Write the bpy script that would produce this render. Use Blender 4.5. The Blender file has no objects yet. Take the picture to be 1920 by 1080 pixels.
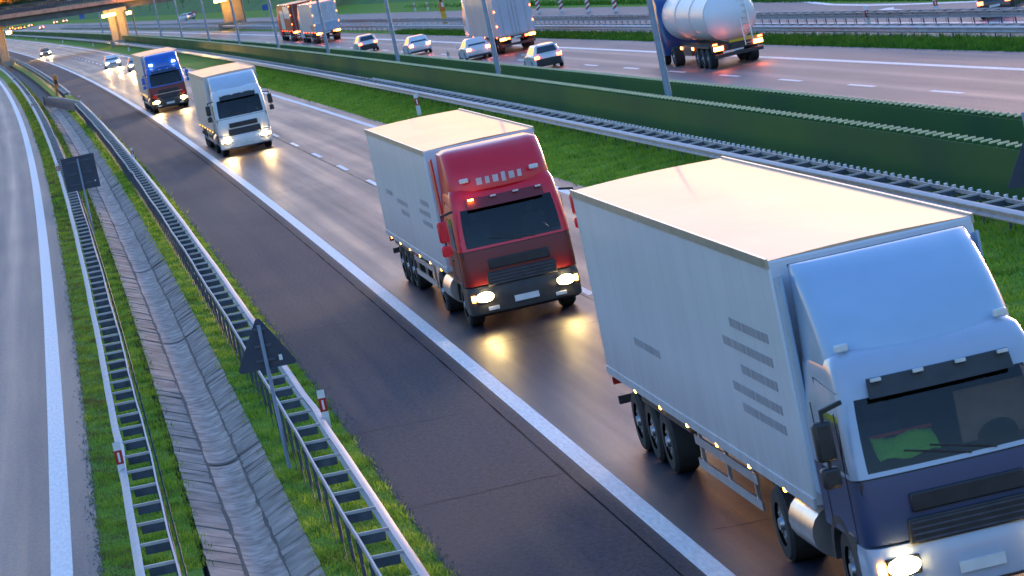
import bpy, math, random
import numpy as np
from mathutils import Vector, Matrix
random.seed(7); rng = np.random.default_rng(11)
sc = bpy.context.scene
col = sc.collection
R = math.radians

# ------------------------------------------------------------------ camera
F, M, C0, CH = 6473.0, .21, 19.37, 8.9          # focal length (px of a 1920 frame), horizon slope, horizon offset, camera height
N = math.hypot(1, M)
A = math.atan((540 + 960 * M - C0) / N / F)
cam_d = bpy.data.cameras.new('camera'); cam = bpy.data.objects.new('camera', cam_d); col.objects.link(cam); sc.camera = cam
Rv, Uv, Fv = Vector((1, 0, 0)), Vector((0, math.sin(A), math.cos(A))), Vector((0, math.cos(A), -math.sin(A)))
rt = (Rv - M * Uv) / N; up = (M * Rv + Uv) / N
cam.matrix_world = Matrix(((rt.x, up.x, -Fv.x, 0), (rt.y, up.y, -Fv.y, 0), (rt.z, up.z, -Fv.z, CH), (0, 0, 0, 1)))
cam_d.sensor_width = 36; cam_d.lens = F / 1920 * 36; cam_d.clip_start = 1; cam_d.clip_end = 12000
cam_d.dof.use_dof = True; cam_d.dof.focus_distance = 68; cam_d.dof.aperture_fstop = 5.6

def ray(px, py):
    return (rt * (px - 960) - up * (py - 540) + Fv * F).normalized()
def at(px, py, z=0.):                            # a pixel of the photograph -> point on the level z
    d = ray(px, py); k = (z - CH) / d.z
    return Vector((d.x * k, d.y * k, z))
def at_y(px, py, Y):                             # a pixel -> point at forward distance Y
    d = ray(px, py); k = Y / d.y
    return Vector((d.x * k, Y, CH + d.z * k))

# ------------------------------------------------------------------ road frame: every strip runs beside the same curve
PC = (1.6628347911303107e-08, -4.6020261916178446e-05, -0.11168964008713804, 6.783981138586584)
def LX(y):
    y = np.asarray(y, float); yc = np.clip(y, 5, 900)
    s9 = 3 * PC[0] * 810000 + 2 * PC[1] * 900 + PC[2]; s5 = PC[2]
    return np.polyval(PC, yc) + np.where(y > 900, (y - 900) * s9, 0) + np.where(y < 5, (y - 5) * s5, 0)
def LD(y): return float((LX(y + .5) - LX(y - .5)))
def tt(a, b):                                    # offset that drifts slowly with distance
    return lambda y: a + b * np.log(np.clip(y, 40, 650) / 100)
def P(y, t, z=0.):
    return Vector((float(LX(y)) + (float(t(y)) if callable(t) else t), y, z))
def heading(y): return math.atan2(-LD(y), 1)     # rotation about z of local +Y along the road, away from the camera
def stations(y0, y1, step=2., grow=.012):
    ys = [y0]
    while ys[-1] < y1: ys.append(ys[-1] + max(step, grow * ys[-1]))
    ys[-1] = y1
    return ys
T_RLINE, T_REDGE = tt(-8.49, .061), tt(-7.858, .039)
T_LF, T_LB = tt(-7.215, .047), tt(-6.726, .005)
T_D0, T_D1, T_D2, T_D3 = tt(-6.19, .12), tt(-5.70, .048), tt(-5.08, .06), tt(-4.627, .061)
T_RF, T_RB = tt(-3.65, .043), tt(-4.151, .06)
T_EDGE = tt(-3.074, -.029)
T_M = tt(11.5, -.45); T_W1 = tt(13.4, -.518); T_W2 = tt(17.94, -1.07)
T_FS = tt(28.645, -2.315); T_FD = tt(24.887, -2.137); T_FE = tt(31.572, -2.87)
T_GF = tt(33.2, -3.7); T_GG = tt(37.0, -4.6)
ZF = -.9

# ------------------------------------------------------------------ materials
MATS = {}
def mat(name, c1, c2=None, scale=4., rough=.5, metal=0., bump=0., bscale=None, spec=.5, coat=0., emit=None, es=0., detail=6., coord='Object', stretch=(1, 1, 1), rvar=0., island=0.):
    if name in MATS: return MATS[name]
    m = bpy.data.materials.new(name); m.use_nodes = True; MATS[name] = m
    nt = m.node_tree; b = nt.nodes['Principled BSDF']; L = nt.links.new
    c2 = c2 or tuple(x * .82 for x in c1)
    tc = nt.nodes.new('ShaderNodeTexCoord'); mp = nt.nodes.new('ShaderNodeMapping'); L(tc.outputs[coord], mp.inputs[0])
    mp.inputs['Scale'].default_value = stretch
    n = nt.nodes.new('ShaderNodeTexNoise'); n.inputs['Scale'].default_value = scale; n.inputs['Detail'].default_value = detail
    L(mp.outputs[0], n.inputs['Vector'])
    cr = nt.nodes.new('ShaderNodeValToRGB'); L(n.outputs['Fac'], cr.inputs[0])
    cr.color_ramp.elements[0].position = .32; cr.color_ramp.elements[1].position = .68
    cr.color_ramp.elements[0].color = (*c2, 1); cr.color_ramp.elements[1].color = (*c1, 1)
    src = cr.outputs[0]
    if island:
        g = nt.nodes.new('ShaderNodeNewGeometry'); hs = nt.nodes.new('ShaderNodeHueSaturation')
        mr = nt.nodes.new('ShaderNodeMapRange'); L(g.outputs['Random Per Island'], mr.inputs[0])
        mr.inputs[3].default_value = 1 - island; mr.inputs[4].default_value = 1 + island
        L(mr.outputs[0], hs.inputs['Value']); L(src, hs.inputs['Color']); src = hs.outputs[0]
    L(src, b.inputs['Base Color'])
    b.inputs['Roughness'].default_value = rough; b.inputs['Metallic'].default_value = metal
    b.inputs['Specular IOR Level'].default_value = spec; b.inputs['Coat Weight'].default_value = coat; b.inputs['Coat Roughness'].default_value = .08
    if rvar:
        mr = nt.nodes.new('ShaderNodeMapRange'); L(n.outputs['Fac'], mr.inputs[0]); mr.inputs[1].default_value = .3; mr.inputs[2].default_value = .7
        mr.inputs[3].default_value = rough - rvar; mr.inputs[4].default_value = rough + rvar; L(mr.outputs[0], b.inputs['Roughness'])
    if bump:
        n2 = nt.nodes.new('ShaderNodeTexNoise'); n2.inputs['Scale'].default_value = bscale or scale * 6; n2.inputs['Detail'].default_value = 4
        L(mp.outputs[0], n2.inputs['Vector'])
        bp = nt.nodes.new('ShaderNodeBump'); bp.inputs['Strength'].default_value = bump; bp.inputs['Distance'].default_value = .02
        L(n2.outputs['Fac'], bp.inputs['Height']); L(bp.outputs[0], b.inputs['Normal'])
    if emit:
        b.inputs['Emission Color'].default_value = (*emit, 1); b.inputs['Emission Strength'].default_value = es
    return m

def asphalt(name, base, pol, tracks, rough=.46, shoulder=None, damp=.0, spec=.5):
    """asphalt in road coordinates (uv = metres across, metres along): grain, long wear streaks, polished wheel tracks"""
    m = bpy.data.materials.new(name); m.use_nodes = True; nt = m.node_tree; b = nt.nodes['Principled BSDF']; L = nt.links.new
    nn = nt.nodes.new
    uv = nn('ShaderNodeUVMap'); uv.uv_map = 'UVMap'
    def noise(scale, st, det=5, rg=.6):
        mp = nn('ShaderNodeMapping'); mp.inputs['Scale'].default_value = st; L(uv.outputs[0], mp.inputs[0])
        n = nn('ShaderNodeTexNoise'); n.inputs['Scale'].default_value = scale; n.inputs['Detail'].default_value = det; n.inputs['Roughness'].default_value = rg
        L(mp.outputs[0], n.inputs['Vector']); return n.outputs['Fac']
    def math_(op, a, bb=None):
        x = nn('ShaderNodeMath'); x.operation = op
        for i, v in enumerate((a, bb)):
            if v is None: continue
            if isinstance(v, (int, float)): x.inputs[i].default_value = v
            else: L(v, x.inputs[i])
        return x.outputs[0]
    def rng_(v, a, bb, c, d):
        x = nn('ShaderNodeMapRange'); L(v, x.inputs[0])
        for i, q in enumerate((a, bb, c, d)): x.inputs[i + 1].default_value = q
        return x.outputs[0]
    grain = noise(22, (1, .6, 1), 4, .8); fine = noise(11, (1, .5, 1), 4, .7)
    streak = noise(1.6, (1.6, .02, 1), 5); patch = noise(.22, (1, .3, 1), 5)
    sep = nn('ShaderNodeSeparateXYZ'); L(uv.outputs[0], sep.inputs[0]); u = sep.outputs[0]
    tr = None
    for c, w in tracks:
        d = math_('ABSOLUTE', math_('SUBTRACT', u, c)); q = rng_(d, 0, w, 1, 0)
        tr = q if tr is None else math_('MAXIMUM', tr, q)
    if tr is None: tr = math_('MULTIPLY', u, 0)
    tr = math_('MULTIPLY', tr, rng_(noise(.5, (1.2, .03, 1)), .3, .7, .35, 1))
    val = math_('ADD', math_('ADD', rng_(grain, .3, .7, .30, 1.75), rng_(streak, .3, .7, -.2, .2)), rng_(patch, .3, .7, -.10, .10))
    val = math_('MULTIPLY', val, rng_(fine, .32, .68, .58, 1.42))
    mx = nn('ShaderNodeMix'); mx.data_type = 'RGBA'; L(tr, mx.inputs[0]); mx.inputs[6].default_value = (*base, 1); mx.inputs[7].default_value = (*pol, 1)
    cur = mx.outputs[2]
    if shoulder:
        u0, colr = shoulder
        m2 = nn('ShaderNodeMix'); m2.data_type = 'RGBA'; L(rng_(u, u0 - .1, u0 + .1, 1, 0), m2.inputs[0]); L(cur, m2.inputs[6]); m2.inputs[7].default_value = (*colr, 1); cur = m2.outputs[2]
    if tracks and len(tracks) > 1:
        oil = None
        for c_ in [(tracks[k][0] + tracks[k + 1][0]) / 2 for k in range(0, len(tracks), 2)]:
            q = rng_(math_('ABSOLUTE', math_('SUBTRACT', u, c_)), .1, .55, 1, 0); oil = q if oil is None else math_('MAXIMUM', oil, q)
        oil = math_('MULTIPLY', oil, rng_(noise(.9, (1, .12, 1), 4), .42, .68, .15, 1)); val = math_('MULTIPLY', val, rng_(oil, 0, 1, 1, .55))
    ml = nn('ShaderNodeVectorMath'); ml.operation = 'SCALE'; L(cur, ml.inputs[0]); L(val, ml.inputs['Scale'])
    L(ml.outputs[0], b.inputs['Base Color'])
    ro = math_('ADD', math_('ADD', rng_(tr, 0, 1, rough, rough - .1), rng_(patch, .3, .7, -.03 - damp * .5, .03)), rng_(streak, .3, .7, -.05, .05))
    if shoulder:
        L(rng_(u, shoulder[0] - .15, shoulder[0] + .35, .08, spec), b.inputs['Specular IOR Level'])
        ro = math_('ADD', ro, rng_(u, shoulder[0] - .1, shoulder[0] + .1, .22, 0))
    L(ro, b.inputs['Roughness'])
    b.inputs['Specular IOR Level'].default_value = spec
    bp = nn('ShaderNodeBump'); bp.inputs['Strength'].default_value = .42; bp.inputs['Distance'].default_value = .014
    L(grain, bp.inputs['Height']); L(bp.outputs[0], b.inputs['Normal'])
    return m

def glassmat(name, tint, refl=.06):
    m = bpy.data.materials.new(name); m.use_nodes = True; nt = m.node_tree; nt.nodes.clear(); L = nt.links.new
    o = nt.nodes.new('ShaderNodeOutputMaterial'); mx = nt.nodes.new('ShaderNodeMixShader')
    t = nt.nodes.new('ShaderNodeBsdfTransparent'); g = nt.nodes.new('ShaderNodeBsdfGlossy'); fr = nt.nodes.new('ShaderNodeFresnel')
    fr.inputs[0].default_value = 1.5; t.inputs[0].default_value = (*tint, 1); g.inputs['Roughness'].default_value = .04
    nz = nt.nodes.new('ShaderNodeTexNoise'); nz.inputs['Scale'].default_value = 1.5
    bp = nt.nodes.new('ShaderNodeBump'); bp.inputs['Strength'].default_value = .03; L(nz.outputs[0], bp.inputs['Height']); L(bp.outputs[0], g.inputs['Normal'])
    L(fr.outputs[0], mx.inputs[0]); L(t.outputs[0], mx.inputs[1]); L(g.outputs[0], mx.inputs[2]); L(mx.outputs[0], o.inputs[0])
    return m

steel = mat('galvanised_steel', (.50, .49, .50), (.32, .32, .35), scale=2.3, rough=.55, metal=.4, rvar=.1)
steel_dark = mat('weathered_steel', (.10, .115, .15), (.055, .065, .09), scale=5, rough=.6, metal=.3)
white_paint = mat('road_paint', (.80, .80, .79), (.60, .60, .60), scale=9, rough=.55, bump=.15, coord='Generated', stretch=(3, 200, 1))
paint_uv = mat('road_marking_paint', (.80, .80, .80), (.58, .58, .59), scale=6, rough=.5, coord='UV', stretch=(3, .5, 1), bump=.2, bscale=40)
plastic_white = mat('white_plastic', (.78, .78, .78), rough=.4)
plastic_red = mat('red_reflector', (.45, .02, .02), rough=.3)
plastic_black = mat('black_plastic', (.018, .019, .022), (.03, .031, .035), rough=.45)
rubber = mat('tyre_rubber', (.02, .02, .021), (.03, .03, .03), scale=20, rough=.8)
rimmat = mat('wheel_rim_metal', (.45, .46, .48), rough=.35, metal=.8)
chassis = mat('chassis_black', (.022, .024, .028), (.04, .04, .042), rough=.55)
alum = mat('bare_aluminium', (.62, .63, .65), (.5, .51, .53), rough=.3, metal=.9)
glass_d = glassmat('tinted_glass', (.42, .46, .50))
glass_car = mat('car_window_glass', (.012, .02, .035), (.016, .025, .04), rough=.05, spec=.8, coat=.5)
cabin_dark = mat('cabin_lining', (.010, .011, .013), rough=.8)
headlamp = mat('headlamp_glow', (.9, .85, .7), rough=.2, emit=(1., .70, .27), es=9)
headlamp_far = mat('headlamp_glow_high_beam', (.9, .85, .7), rough=.2, emit=(1., .72, .28), es=26)
amber = mat('amber_lamp', (.9, .4, .05), rough=.3, emit=(1., .42, .05), es=1.6)
tail = mat('tail_lamp', (.6, .03, .02), rough=.3, emit=(1., .08, .02), es=2.2)
tail_hot = mat('tail_lamp_bright', (.6, .1, .02), rough=.3, emit=(1., .16, .025), es=4.5)
marker_w = mat('white_marker_lamp', (.9, .9, .9), rough=.3, emit=(1., .93, .85), es=1.5)
plate = mat('number_plate', (.75, .75, .73), rough=.4)
galv_pole = mat('pole_blue_grey', (.27, .34, .44), (.22, .28, .38), rough=.5, metal=.25)
sign_back = mat('sign_back_grey', (.045, .06, .09), (.035, .05, .08), rough=.5, metal=.3)
concrete = mat('concrete', (.34, .33, .32), (.22, .22, .215), scale=2.5, rough=.85, bump=.3, bscale=18)
slabm = mat('drain_slab_concrete', (.47, .35, .285), (.22, .17, .14), scale=2.2, rough=.85, bump=.4, bscale=26, island=.16)
chanm = mat('gutter_concrete', (.44, .335, .28), (.075, .06, .05), scale=3.6, rough=.6, bump=.5, bscale=20, island=.22)
dirt = mat('dark_silt', (.05, .048, .042), (.03, .03, .028), scale=8, rough=.75, bump=.3)
greenwall = mat('green_screen_plastic', (.060, .150, .030), (.030, .095, .042), scale=.09, rough=.8, spec=.15, detail=2, coord='Object')
skylit_cap = mat('screen_top_skylit', (.78, .76, .48), (.62, .62, .38), rough=.4)  # pale sky light on the green fin tops, put into the colour
fascia = mat('bridge_fascia_concrete', (.85, .36, .22), (.70, .28, .18), scale=.6, rough=.7)  # orange carried by the base colour itself
girder = mat('bridge_girder_concrete', (.13, .13, .13), (.09, .09, .095), scale=.8, rough=.8)
pierm = mat('pier_concrete', (.40, .34, .28), (.29, .25, .21), scale=.9, rough=.85, bump=.3)
lampy = mat('bridge_lamp_glow', (.9, .6, .2), rough=.3, emit=(1., .50, .07), es=3.5)

def grassmat(name, a, b, c, sc_=1.):
    m = bpy.data.materials.new(name); m.use_nodes = True; nt = m.node_tree; bs = nt.nodes['Principled BSDF']; L = nt.links.new
    tc = nt.nodes.new('ShaderNodeTexCoord')
    n1 = nt.nodes.new('ShaderNodeTexNoise'); n1.inputs['Scale'].default_value = 9 * sc_; n1.inputs['Detail'].default_value = 8; n1.inputs['Roughness'].default_value = .75
    n2 = nt.nodes.new('ShaderNodeTexNoise'); n2.inputs['Scale'].default_value = .9 * sc_; n2.inputs['Detail'].default_value = 6
    for n in (n1, n2): L(tc.outputs['Object'], n.inputs['Vector'])
    r1 = nt.nodes.new('ShaderNodeValToRGB'); L(n1.outputs[0], r1.inputs[0]); r1.color_ramp.elements[0].position = .3; r1.color_ramp.elements[1].position = .7
    r1.color_ramp.elements[0].color = (*a, 1); r1.color_ramp.elements[1].color = (*b, 1)
    mr = nt.nodes.new('ShaderNodeMapRange'); L(n2.outputs[0], mr.inputs[0]); mr.inputs[1].default_value = .5; mr.inputs[2].default_value = .68
    mx = nt.nodes.new('ShaderNodeMix'); mx.data_type = 'RGBA'; L(mr.outputs[0], mx.inputs[0]); L(r1.outputs[0], mx.inputs[6]); mx.inputs[7].default_value = (*c, 1)
    L(mx.outputs[2], bs.inputs['Base Color']); bs.inputs['Roughness'].default_value = .9; bs.inputs['Specular IOR Level'].default_value = .15
    bp = nt.nodes.new('ShaderNodeBump'); bp.inputs['Strength'].default_value = .8; bp.inputs['Distance'].default_value = .05; L(n1.outputs[0], bp.inputs['Height']); L(bp.outputs[0], bs.inputs['Normal'])
    return m
groundm = grassmat('turf', (.10, .19, .02), (.20, .38, .032), (.18, .26, .04))
hillm = grassmat('hill_turf', (.06, .15, .04), (.11, .25, .055), (.06, .14, .05), .15)

def blademat(name, stops):
    m = bpy.data.materials.new(name); m.use_nodes = True; nt = m.node_tree; bs = nt.nodes['Principled BSDF']; L = nt.links.new
    g = nt.nodes.new('ShaderNodeNewGeometry'); tc = nt.nodes.new('ShaderNodeTexCoord')
    n = nt.nodes.new('ShaderNodeTexNoise'); n.inputs['Scale'].default_value = 1.1; n.inputs['Detail'].default_value = 5; L(tc.outputs['Object'], n.inputs['Vector'])
    md = nt.nodes.new('ShaderNodeMath'); md.operation = 'MULTIPLY_ADD'; L(g.outputs['Random Per Island'], md.inputs[0]); md.inputs[1].default_value = .42
    mr = nt.nodes.new('ShaderNodeMapRange'); L(n.outputs[0], mr.inputs[0]); mr.inputs[1].default_value = .3; mr.inputs[1].default_value = .36; mr.inputs[2].default_value = .64; mr.inputs[4].default_value = .58
    L(mr.outputs[0], md.inputs[2])
    cr = nt.nodes.new('ShaderNodeValToRGB'); L(md.outputs[0], cr.inputs[0])
    while len(cr.color_ramp.elements) < len(stops): cr.color_ramp.elements.new(.5)
    for e, (p, c) in zip(cr.color_ramp.elements, stops): e.position = p; e.color = (*c, 1)
    L(cr.outputs[0], bs.inputs['Base Color']); bs.inputs['Roughness'].default_value = .6; bs.inputs['Specular IOR Level'].default_value = .25
    tr = nt.nodes.new('ShaderNodeBsdfTranslucent'); L(cr.outputs[0], tr.inputs[0]); mx = nt.nodes.new('ShaderNodeMixShader'); mx.inputs[0].default_value = .45
    L(bs.outputs[0], mx.inputs[1]); L(tr.outputs[0], mx.inputs[2]); L(mx.outputs[0], nt.nodes['Material Output'].inputs[0])
    return m
blade_near = blademat('grass_blades', [(0, (.10, .12, .03)), (.2, (.08, .17, .02)), (.5, (.28, .42, .035)), (.8, (.42, .54, .06)), (1, (.54, .54, .15))])
blade_moss = blademat('mossy_grass_blades', [(0, (.17, .115, .06)), (.33, (.15, .14, .04)), (.55, (.23, .35, .03)), (.8, (.34, .48, .045)), (1, (.46, .50, .10))])
blade_far = blademat('verge_blades', [(0, (.03, .10, .012)), (.6, (.08, .22, .02)), (1, (.14, .3, .03))])
leafm = blademat('leaves', [(0, (.012, .028, .012)), (.5, (.03, .06, .02)), (1, (.06, .10, .03))])
barkm = mat('bark', (.09, .07, .055), (.05, .04, .03), rough=.9)
blade_dark = blademat('median_blades', [(0, (.07, .17, .014)), (.45, (.23, .38, .03)), (.85, (.36, .48, .05)), (1, (.46, .46, .10))])

# ------------------------------------------------------------------ mesh builder
class MB:
    def __init__(s): s.v = []; s.f = []; s.m = []; s.uv = None
    def add(s, vs, fs, mi=0):
        o = len(s.v); s.v += [tuple(v) for v in vs]; s.f += [tuple(i + o for i in f) for f in fs]; s.m += [mi] * len(fs); return s
    def box(s, c, d, mi=0, rot=None, taper=1.):
        x, y, z = (q / 2 for q in d); vs = []
        for k, zz in enumerate((-z, z)):
            q = taper if k else 1
            vs += [(-x * q, -y * q, zz), (x * q, -y * q, zz), (x * q, y * q, zz), (-x * q, y * q, zz)]
        if rot is not None: vs = [rot @ Vector(v) for v in vs]
        return s.add([(v[0] + c[0], v[1] + c[1], v[2] + c[2]) for v in vs], [(3, 2, 1, 0), (4, 5, 6, 7), (0, 1, 5, 4), (1, 2, 6, 5), (2, 3, 7, 6), (3, 0, 4, 7)], mi)
    def bar(s, a, b, w, h, mi=0, upv=(0, 0, 1)):          # rectangular bar from a to b
        a, b = Vector(a), Vector(b); d = (b - a).normalized(); sd = d.cross(Vector(upv))
        if sd.length < 1e-4: sd = d.cross(Vector((1, 0, 0)))
        sd.normalize(); u = sd.cross(d); vs = []
        for p in (a, b): vs += [p - sd * w / 2 - u * h / 2, p + sd * w / 2 - u * h / 2, p + sd * w / 2 + u * h / 2, p - sd * w / 2 + u * h / 2]
        return s.add(vs, [(0, 3, 2, 1), (4, 5, 6, 7), (0, 1, 5, 4), (1, 2, 6, 5), (2, 3, 7, 6), (3, 0, 4, 7)], mi)
    def cyl(s, a, b, r0, r1=None, n=16, mi=0, cap=True):
        r1 = r0 if r1 is None else r1; a, b = Vector(a), Vector(b); d = (b - a).normalized()
        x = d.cross(Vector((0, 0, 1)));  x = d.cross(Vector((0, 1, 0))) if x.length < 1e-3 else x; x.normalize(); y = d.cross(x)
        vs = [a + (x * math.cos(q) + y * math.sin(q)) * r0 for q in [2 * math.pi * i / n for i in range(n)]] + [b + (x * math.cos(q) + y * math.sin(q)) * r1 for q in [2 * math.pi * i / n for i in range(n)]]
        fs = [(i, (i + 1) % n, n + (i + 1) % n, n + i) for i in range(n)]
        if cap: fs += [tuple(range(n - 1, -1, -1)), tuple(range(n, 2 * n))]
        return s.add(vs, fs, mi)
    def prism(s, poly, x0, x1, mi=0):                     # polygon in (y, z), extruded along x
        n = len(poly); vs = [(x0, *p) for p in poly] + [(x1, *p) for p in poly]
        return s.add(vs, [(i, (i + 1) % n, n + (i + 1) % n, n + i) for i in range(n)] + [tuple(range(n - 1, -1, -1)), tuple(range(n, 2 * n))], mi)
    def loft(s, rings, cap0=True, cap1=True, mi=0, closed=True, skip=None):
        n = len(rings[0]); vs = [p for r in rings for p in r]; fs = []
        for k in range(len(rings) - 1):
            for i in range(n if closed else n - 1):
                if skip and skip(k, i): continue
                fs.append((k * n + i, k * n + (i + 1) % n, (k + 1) * n + (i + 1) % n, (k + 1) * n + i))
        if cap0: fs.append(tuple(range(n - 1, -1, -1)))
        if cap1: fs.append(tuple((len(rings) - 1) * n + i for i in range(n)))
        return s.add(vs, fs, mi)
    def quad(s, a, b, c, d, mi=0): return s.add([a, b, c, d], [(0, 1, 2, 3)], mi)
    def slab(s, pts, thick, mi=0):                        # a polygon given thickness along its normal
        pts = [Vector(p) for p in pts]; nrm = (pts[1] - pts[0]).cross(pts[2] - pts[0]).normalized(); n = len(pts)
        vs = pts + [p + nrm * thick for p in pts]
        return s.add(vs, [tuple(range(n - 1, -1, -1)), tuple(range(n, 2 * n))] + [(i, (i + 1) % n, n + (i + 1) % n, n + i) for i in range(n)], mi)
    def build(s, name, mats, parent=None, smooth=35, bevel=0., seg=2, uv=None):
        used = sorted({i for f in s.f for i in f})
        if len(used) < len(s.v):
            mp = {o: n for n, o in enumerate(used)}; s.v = [s.v[i] for i in used]; s.f = [tuple(mp[i] for i in f) for f in s.f]
            if uv is not None: uv = [uv[i] for i in used]
        me = bpy.data.meshes.new(name); me.from_pydata(s.v, [], s.f); mats = mats if isinstance(mats, (list, tuple)) else [mats]
        for m in mats: me.materials.append(m)
        if len(mats) > 1: me.polygons.foreach_set('material_index', s.m)
        if uv is not None:
            l = me.uv_layers.new(name='UVMap'); idx = np.empty(len(me.loops), np.int32); me.loops.foreach_get('vertex_index', idx)
            l.data.foreach_set('uv', np.asarray(uv, np.float32)[idx].ravel())
        if smooth:
            me.polygons.foreach_set('use_smooth', [True] * len(me.polygons)); me.set_sharp_from_angle(angle=R(smooth))
        me.update(); o = bpy.data.objects.new(name, me); col.objects.link(o)
        if parent: o.parent = parent
        if bevel:
            b = o.modifiers.new('bevel', 'BEVEL'); b.width = bevel; b.segments = seg; b.limit_method = 'ANGLE'; b.angle_limit = R(40); b.harden_normals = False
        return o
def tag(o, label=None, cat=None, group=None, kind=None):
    if label: o['label'] = label
    if cat: o['category'] = cat
    if group: o['group'] = group
    if kind: o['kind'] = kind
    return o
def empty(name, loc=(0, 0, 0), rz=0.):
    o = bpy.data.objects.new(name, None); o.empty_display_size = .3; o.location = loc; o.rotation_euler = (0, 0, rz); col.objects.link(o); return o
def copy_tree(o, parent=None):
    c = o.copy(); col.objects.link(c)
    if parent: c.parent = parent
    for ch in [x for x in o.children]: copy_tree(ch, c)
    return c

# ------------------------------------------------------------------ ground and roads
def strip(name, y0, y1, tl, tr, z, material, kind='structure', nt=6, step=3., zf=None):
    mb = MB(); ys = stations(y0, y1, step); uv = []; n = nt + 1
    for y in ys:
        a, b = (tl(y) if callable(tl) else tl), (tr(y) if callable(tr) else tr)
        for k in range(n):
            t = a + (b - a) * k / nt; mb.v.append((float(LX(y)) + float(t), y, z if zf is None else zf(t))); uv.append((float(t), y))
    for j in range(len(ys) - 1):
        for k in range(nt):
            q = j * n + k; mb.f.append((q, q + 1, q + n + 1, q + n)); mb.m.append(0)
    o = mb.build(name, material, uv=uv); tag(o, kind=kind); return o

def hill_base(y):
    return 41.5 + (36 * (1 - min(1, max(0, (y - 212) / 48))) if y < 260 else 0) - (3.5 * min(1, max(0, (y - 300) / 300)))
TS = [-900, -300, -90, -40, -20, -14, -8, -6.36, -6.28, -5.6, -5.1, -4.74, -4.66, -3.2, 0, 4, 8, 11, 14, 15.5, 17, 18.5, 24, 30, 34, 38]
def gz(t):
    if -6.30 < t < -4.68:
        return -.40
    if t < 14: return -.012
    if t < 18.5: return -.012 - (t - 14) / 4.5 * .9
    return ZF - .012
mb = MB(); ys = [-60, 0, 20] + stations(34, 900, 4, .02) + [1100, 1400, 1800, 2500, 3500, 5000, 8000]
rows = 0
for y in ys:
    hb = hill_base(y); row = [(t, gz(t)) for t in TS] + [(hb, ZF - .012), (hb + 3, ZF + .5), (hb + 10, ZF + 3.6), (hb + 20, ZF + 7.5), (hb + 34, ZF + 9.5), (hb + 150, ZF + 9.5), (hb + 1500, ZF + 3)]
    n = len(row); x0 = float(LX(min(y, 1900)))
    for t, z in row:
        k = 1 if y < 1900 else 1 + (y - 1900) / 2500
        mb.v.append((x0 + t * k, y, z if y < 1900 or t < 40 else z))
for j in range(len(ys) - 1):
    for k in range(n - 1):
        q = j * n + k; mb.f.append((q, q + 1, q + n + 1, q + n)); mb.m.append(1 if k >= len(TS) + 1 else 2 if 7 <= k <= 11 else 0)
tag(mb.build('ground', [groundm, hillm, dirt]), kind='structure')

asp_main = asphalt('main_asphalt', (.014, .0165, .030), (.023, .0245, .037), [(.75, .45), (2.75, .45), (4.6, .45), (6.5, .45)], rough=.46, shoulder=(-.15, (.027, .031, .047)), damp=.06, spec=.19)
asp_ramp = asphalt('ramp_asphalt', (.058, .056, .06), (.082, .079, .082), [(-9.6, .5), (-11.4, .5)], rough=.52, shoulder=None, spec=.4)
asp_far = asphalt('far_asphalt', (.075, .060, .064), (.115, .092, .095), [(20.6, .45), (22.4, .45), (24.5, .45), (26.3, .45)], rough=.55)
asp_slip = asphalt('slip_asphalt', (.12, .11, .112), (.15, .14, .14), [], rough=.6)
strip('carriageway', 25, 1900, T_EDGE, tt(8.25, .1), 0, asp_main, nt=10)
strip('slip_road', 25, 1900, -14.2, T_REDGE, 0, asp_ramp, nt=6)
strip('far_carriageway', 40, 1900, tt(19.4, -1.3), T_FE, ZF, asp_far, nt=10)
strip('far_slip_road', 90, 1500, lambda y: T_GF(y) + .9, lambda y: hill_base(max(y, 262)) - 1.6 + (0 if y > 290 else (290 - y) * .006), ZF + .004, asp_slip, nt=5)
# curved branch joining the far slip road at top right
mb = MB(); top = [(1236, 25.4), (1262, 18), (1290, 4), (1330, -20), (1380, -45), (1440, -38), (1480, -14), (1500, -2), (1530, 4), (1560, 7.5), (1620, 8.6), (1700, 7), (1830, 1.8), (1930, -4), (2060, -14)]
bot = [(1236, 28), (1262, 28), (1290, 28), (1330, 27), (1380, 26), (1440, 25), (1480, 24), (1500, 24), (1530, 23), (1560, 23), (1620, 22), (1700, 21), (1830, 19), (1930, 17), (2060, 14)]
pa = [at(*p, ZF + .008) for p in top]; pb = [at(*p, ZF + .008) for p in bot]
for a, b in zip(pa, pb): mb.v += [tuple(a), tuple(b)]
mb.f = [(2 * i, 2 * i + 1, 2 * i + 3, 2 * i + 2) for i in range(len(pa) - 1)]; mb.m = [0] * len(mb.f)
tag(mb.build('branch_road', asp_slip, uv=[(v[0], v[1]) for v in mb.v]), kind='structure')

def line(name, y0, y1, t, w, z, step=3.):
    f = (lambda y: t(y)) if callable(t) else (lambda y: t)
    o = strip(name, y0, y1, lambda y: f(y) - w / 2, lambda y: f(y) + w / 2, z, paint_uv, nt=1, step=step); return o
line('edge_line', 25, 1700, 0, .30, .004)
line('inner_edge_line', 60, 1700, tt(7.63, .05), .26, .004)
line('slip_road_edge_line', 25, 900, T_RLINE, .36, .004)
line('far_edge_line', 90, 1500, T_FS, .34, ZF + .004)
def dashes(name, first, gap, y0, y1, t, z, w=.16):
    mb = MB(); uv = []
    y = first
    while y > y0: y -= gap
    while y < y1:
        a, b = P(y - 4, t, z), P(y, t, z); tv = float(t(y)) if callable(t) else t
        mb.add([(a.x - w / 2, a.y, z), (a.x + w / 2, a.y, z), (b.x + w / 2, b.y, z), (b.x - w / 2, b.y, z)], [(0, 1, 2, 3)]); uv += [(tv, y - 4), (tv + w, y - 4), (tv + w, y), (tv, y)]
        y += gap
    tag(mb.build(name, paint_uv, uv=uv), kind='structure')
dashes('lane_dashes', 127.8, 11.75, 40, 900, 3.78, .004, .17)
dashes('far_lane_dashes', 125.7, 11.78, 60, 900, T_FD, ZF + .004, .2)
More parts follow.
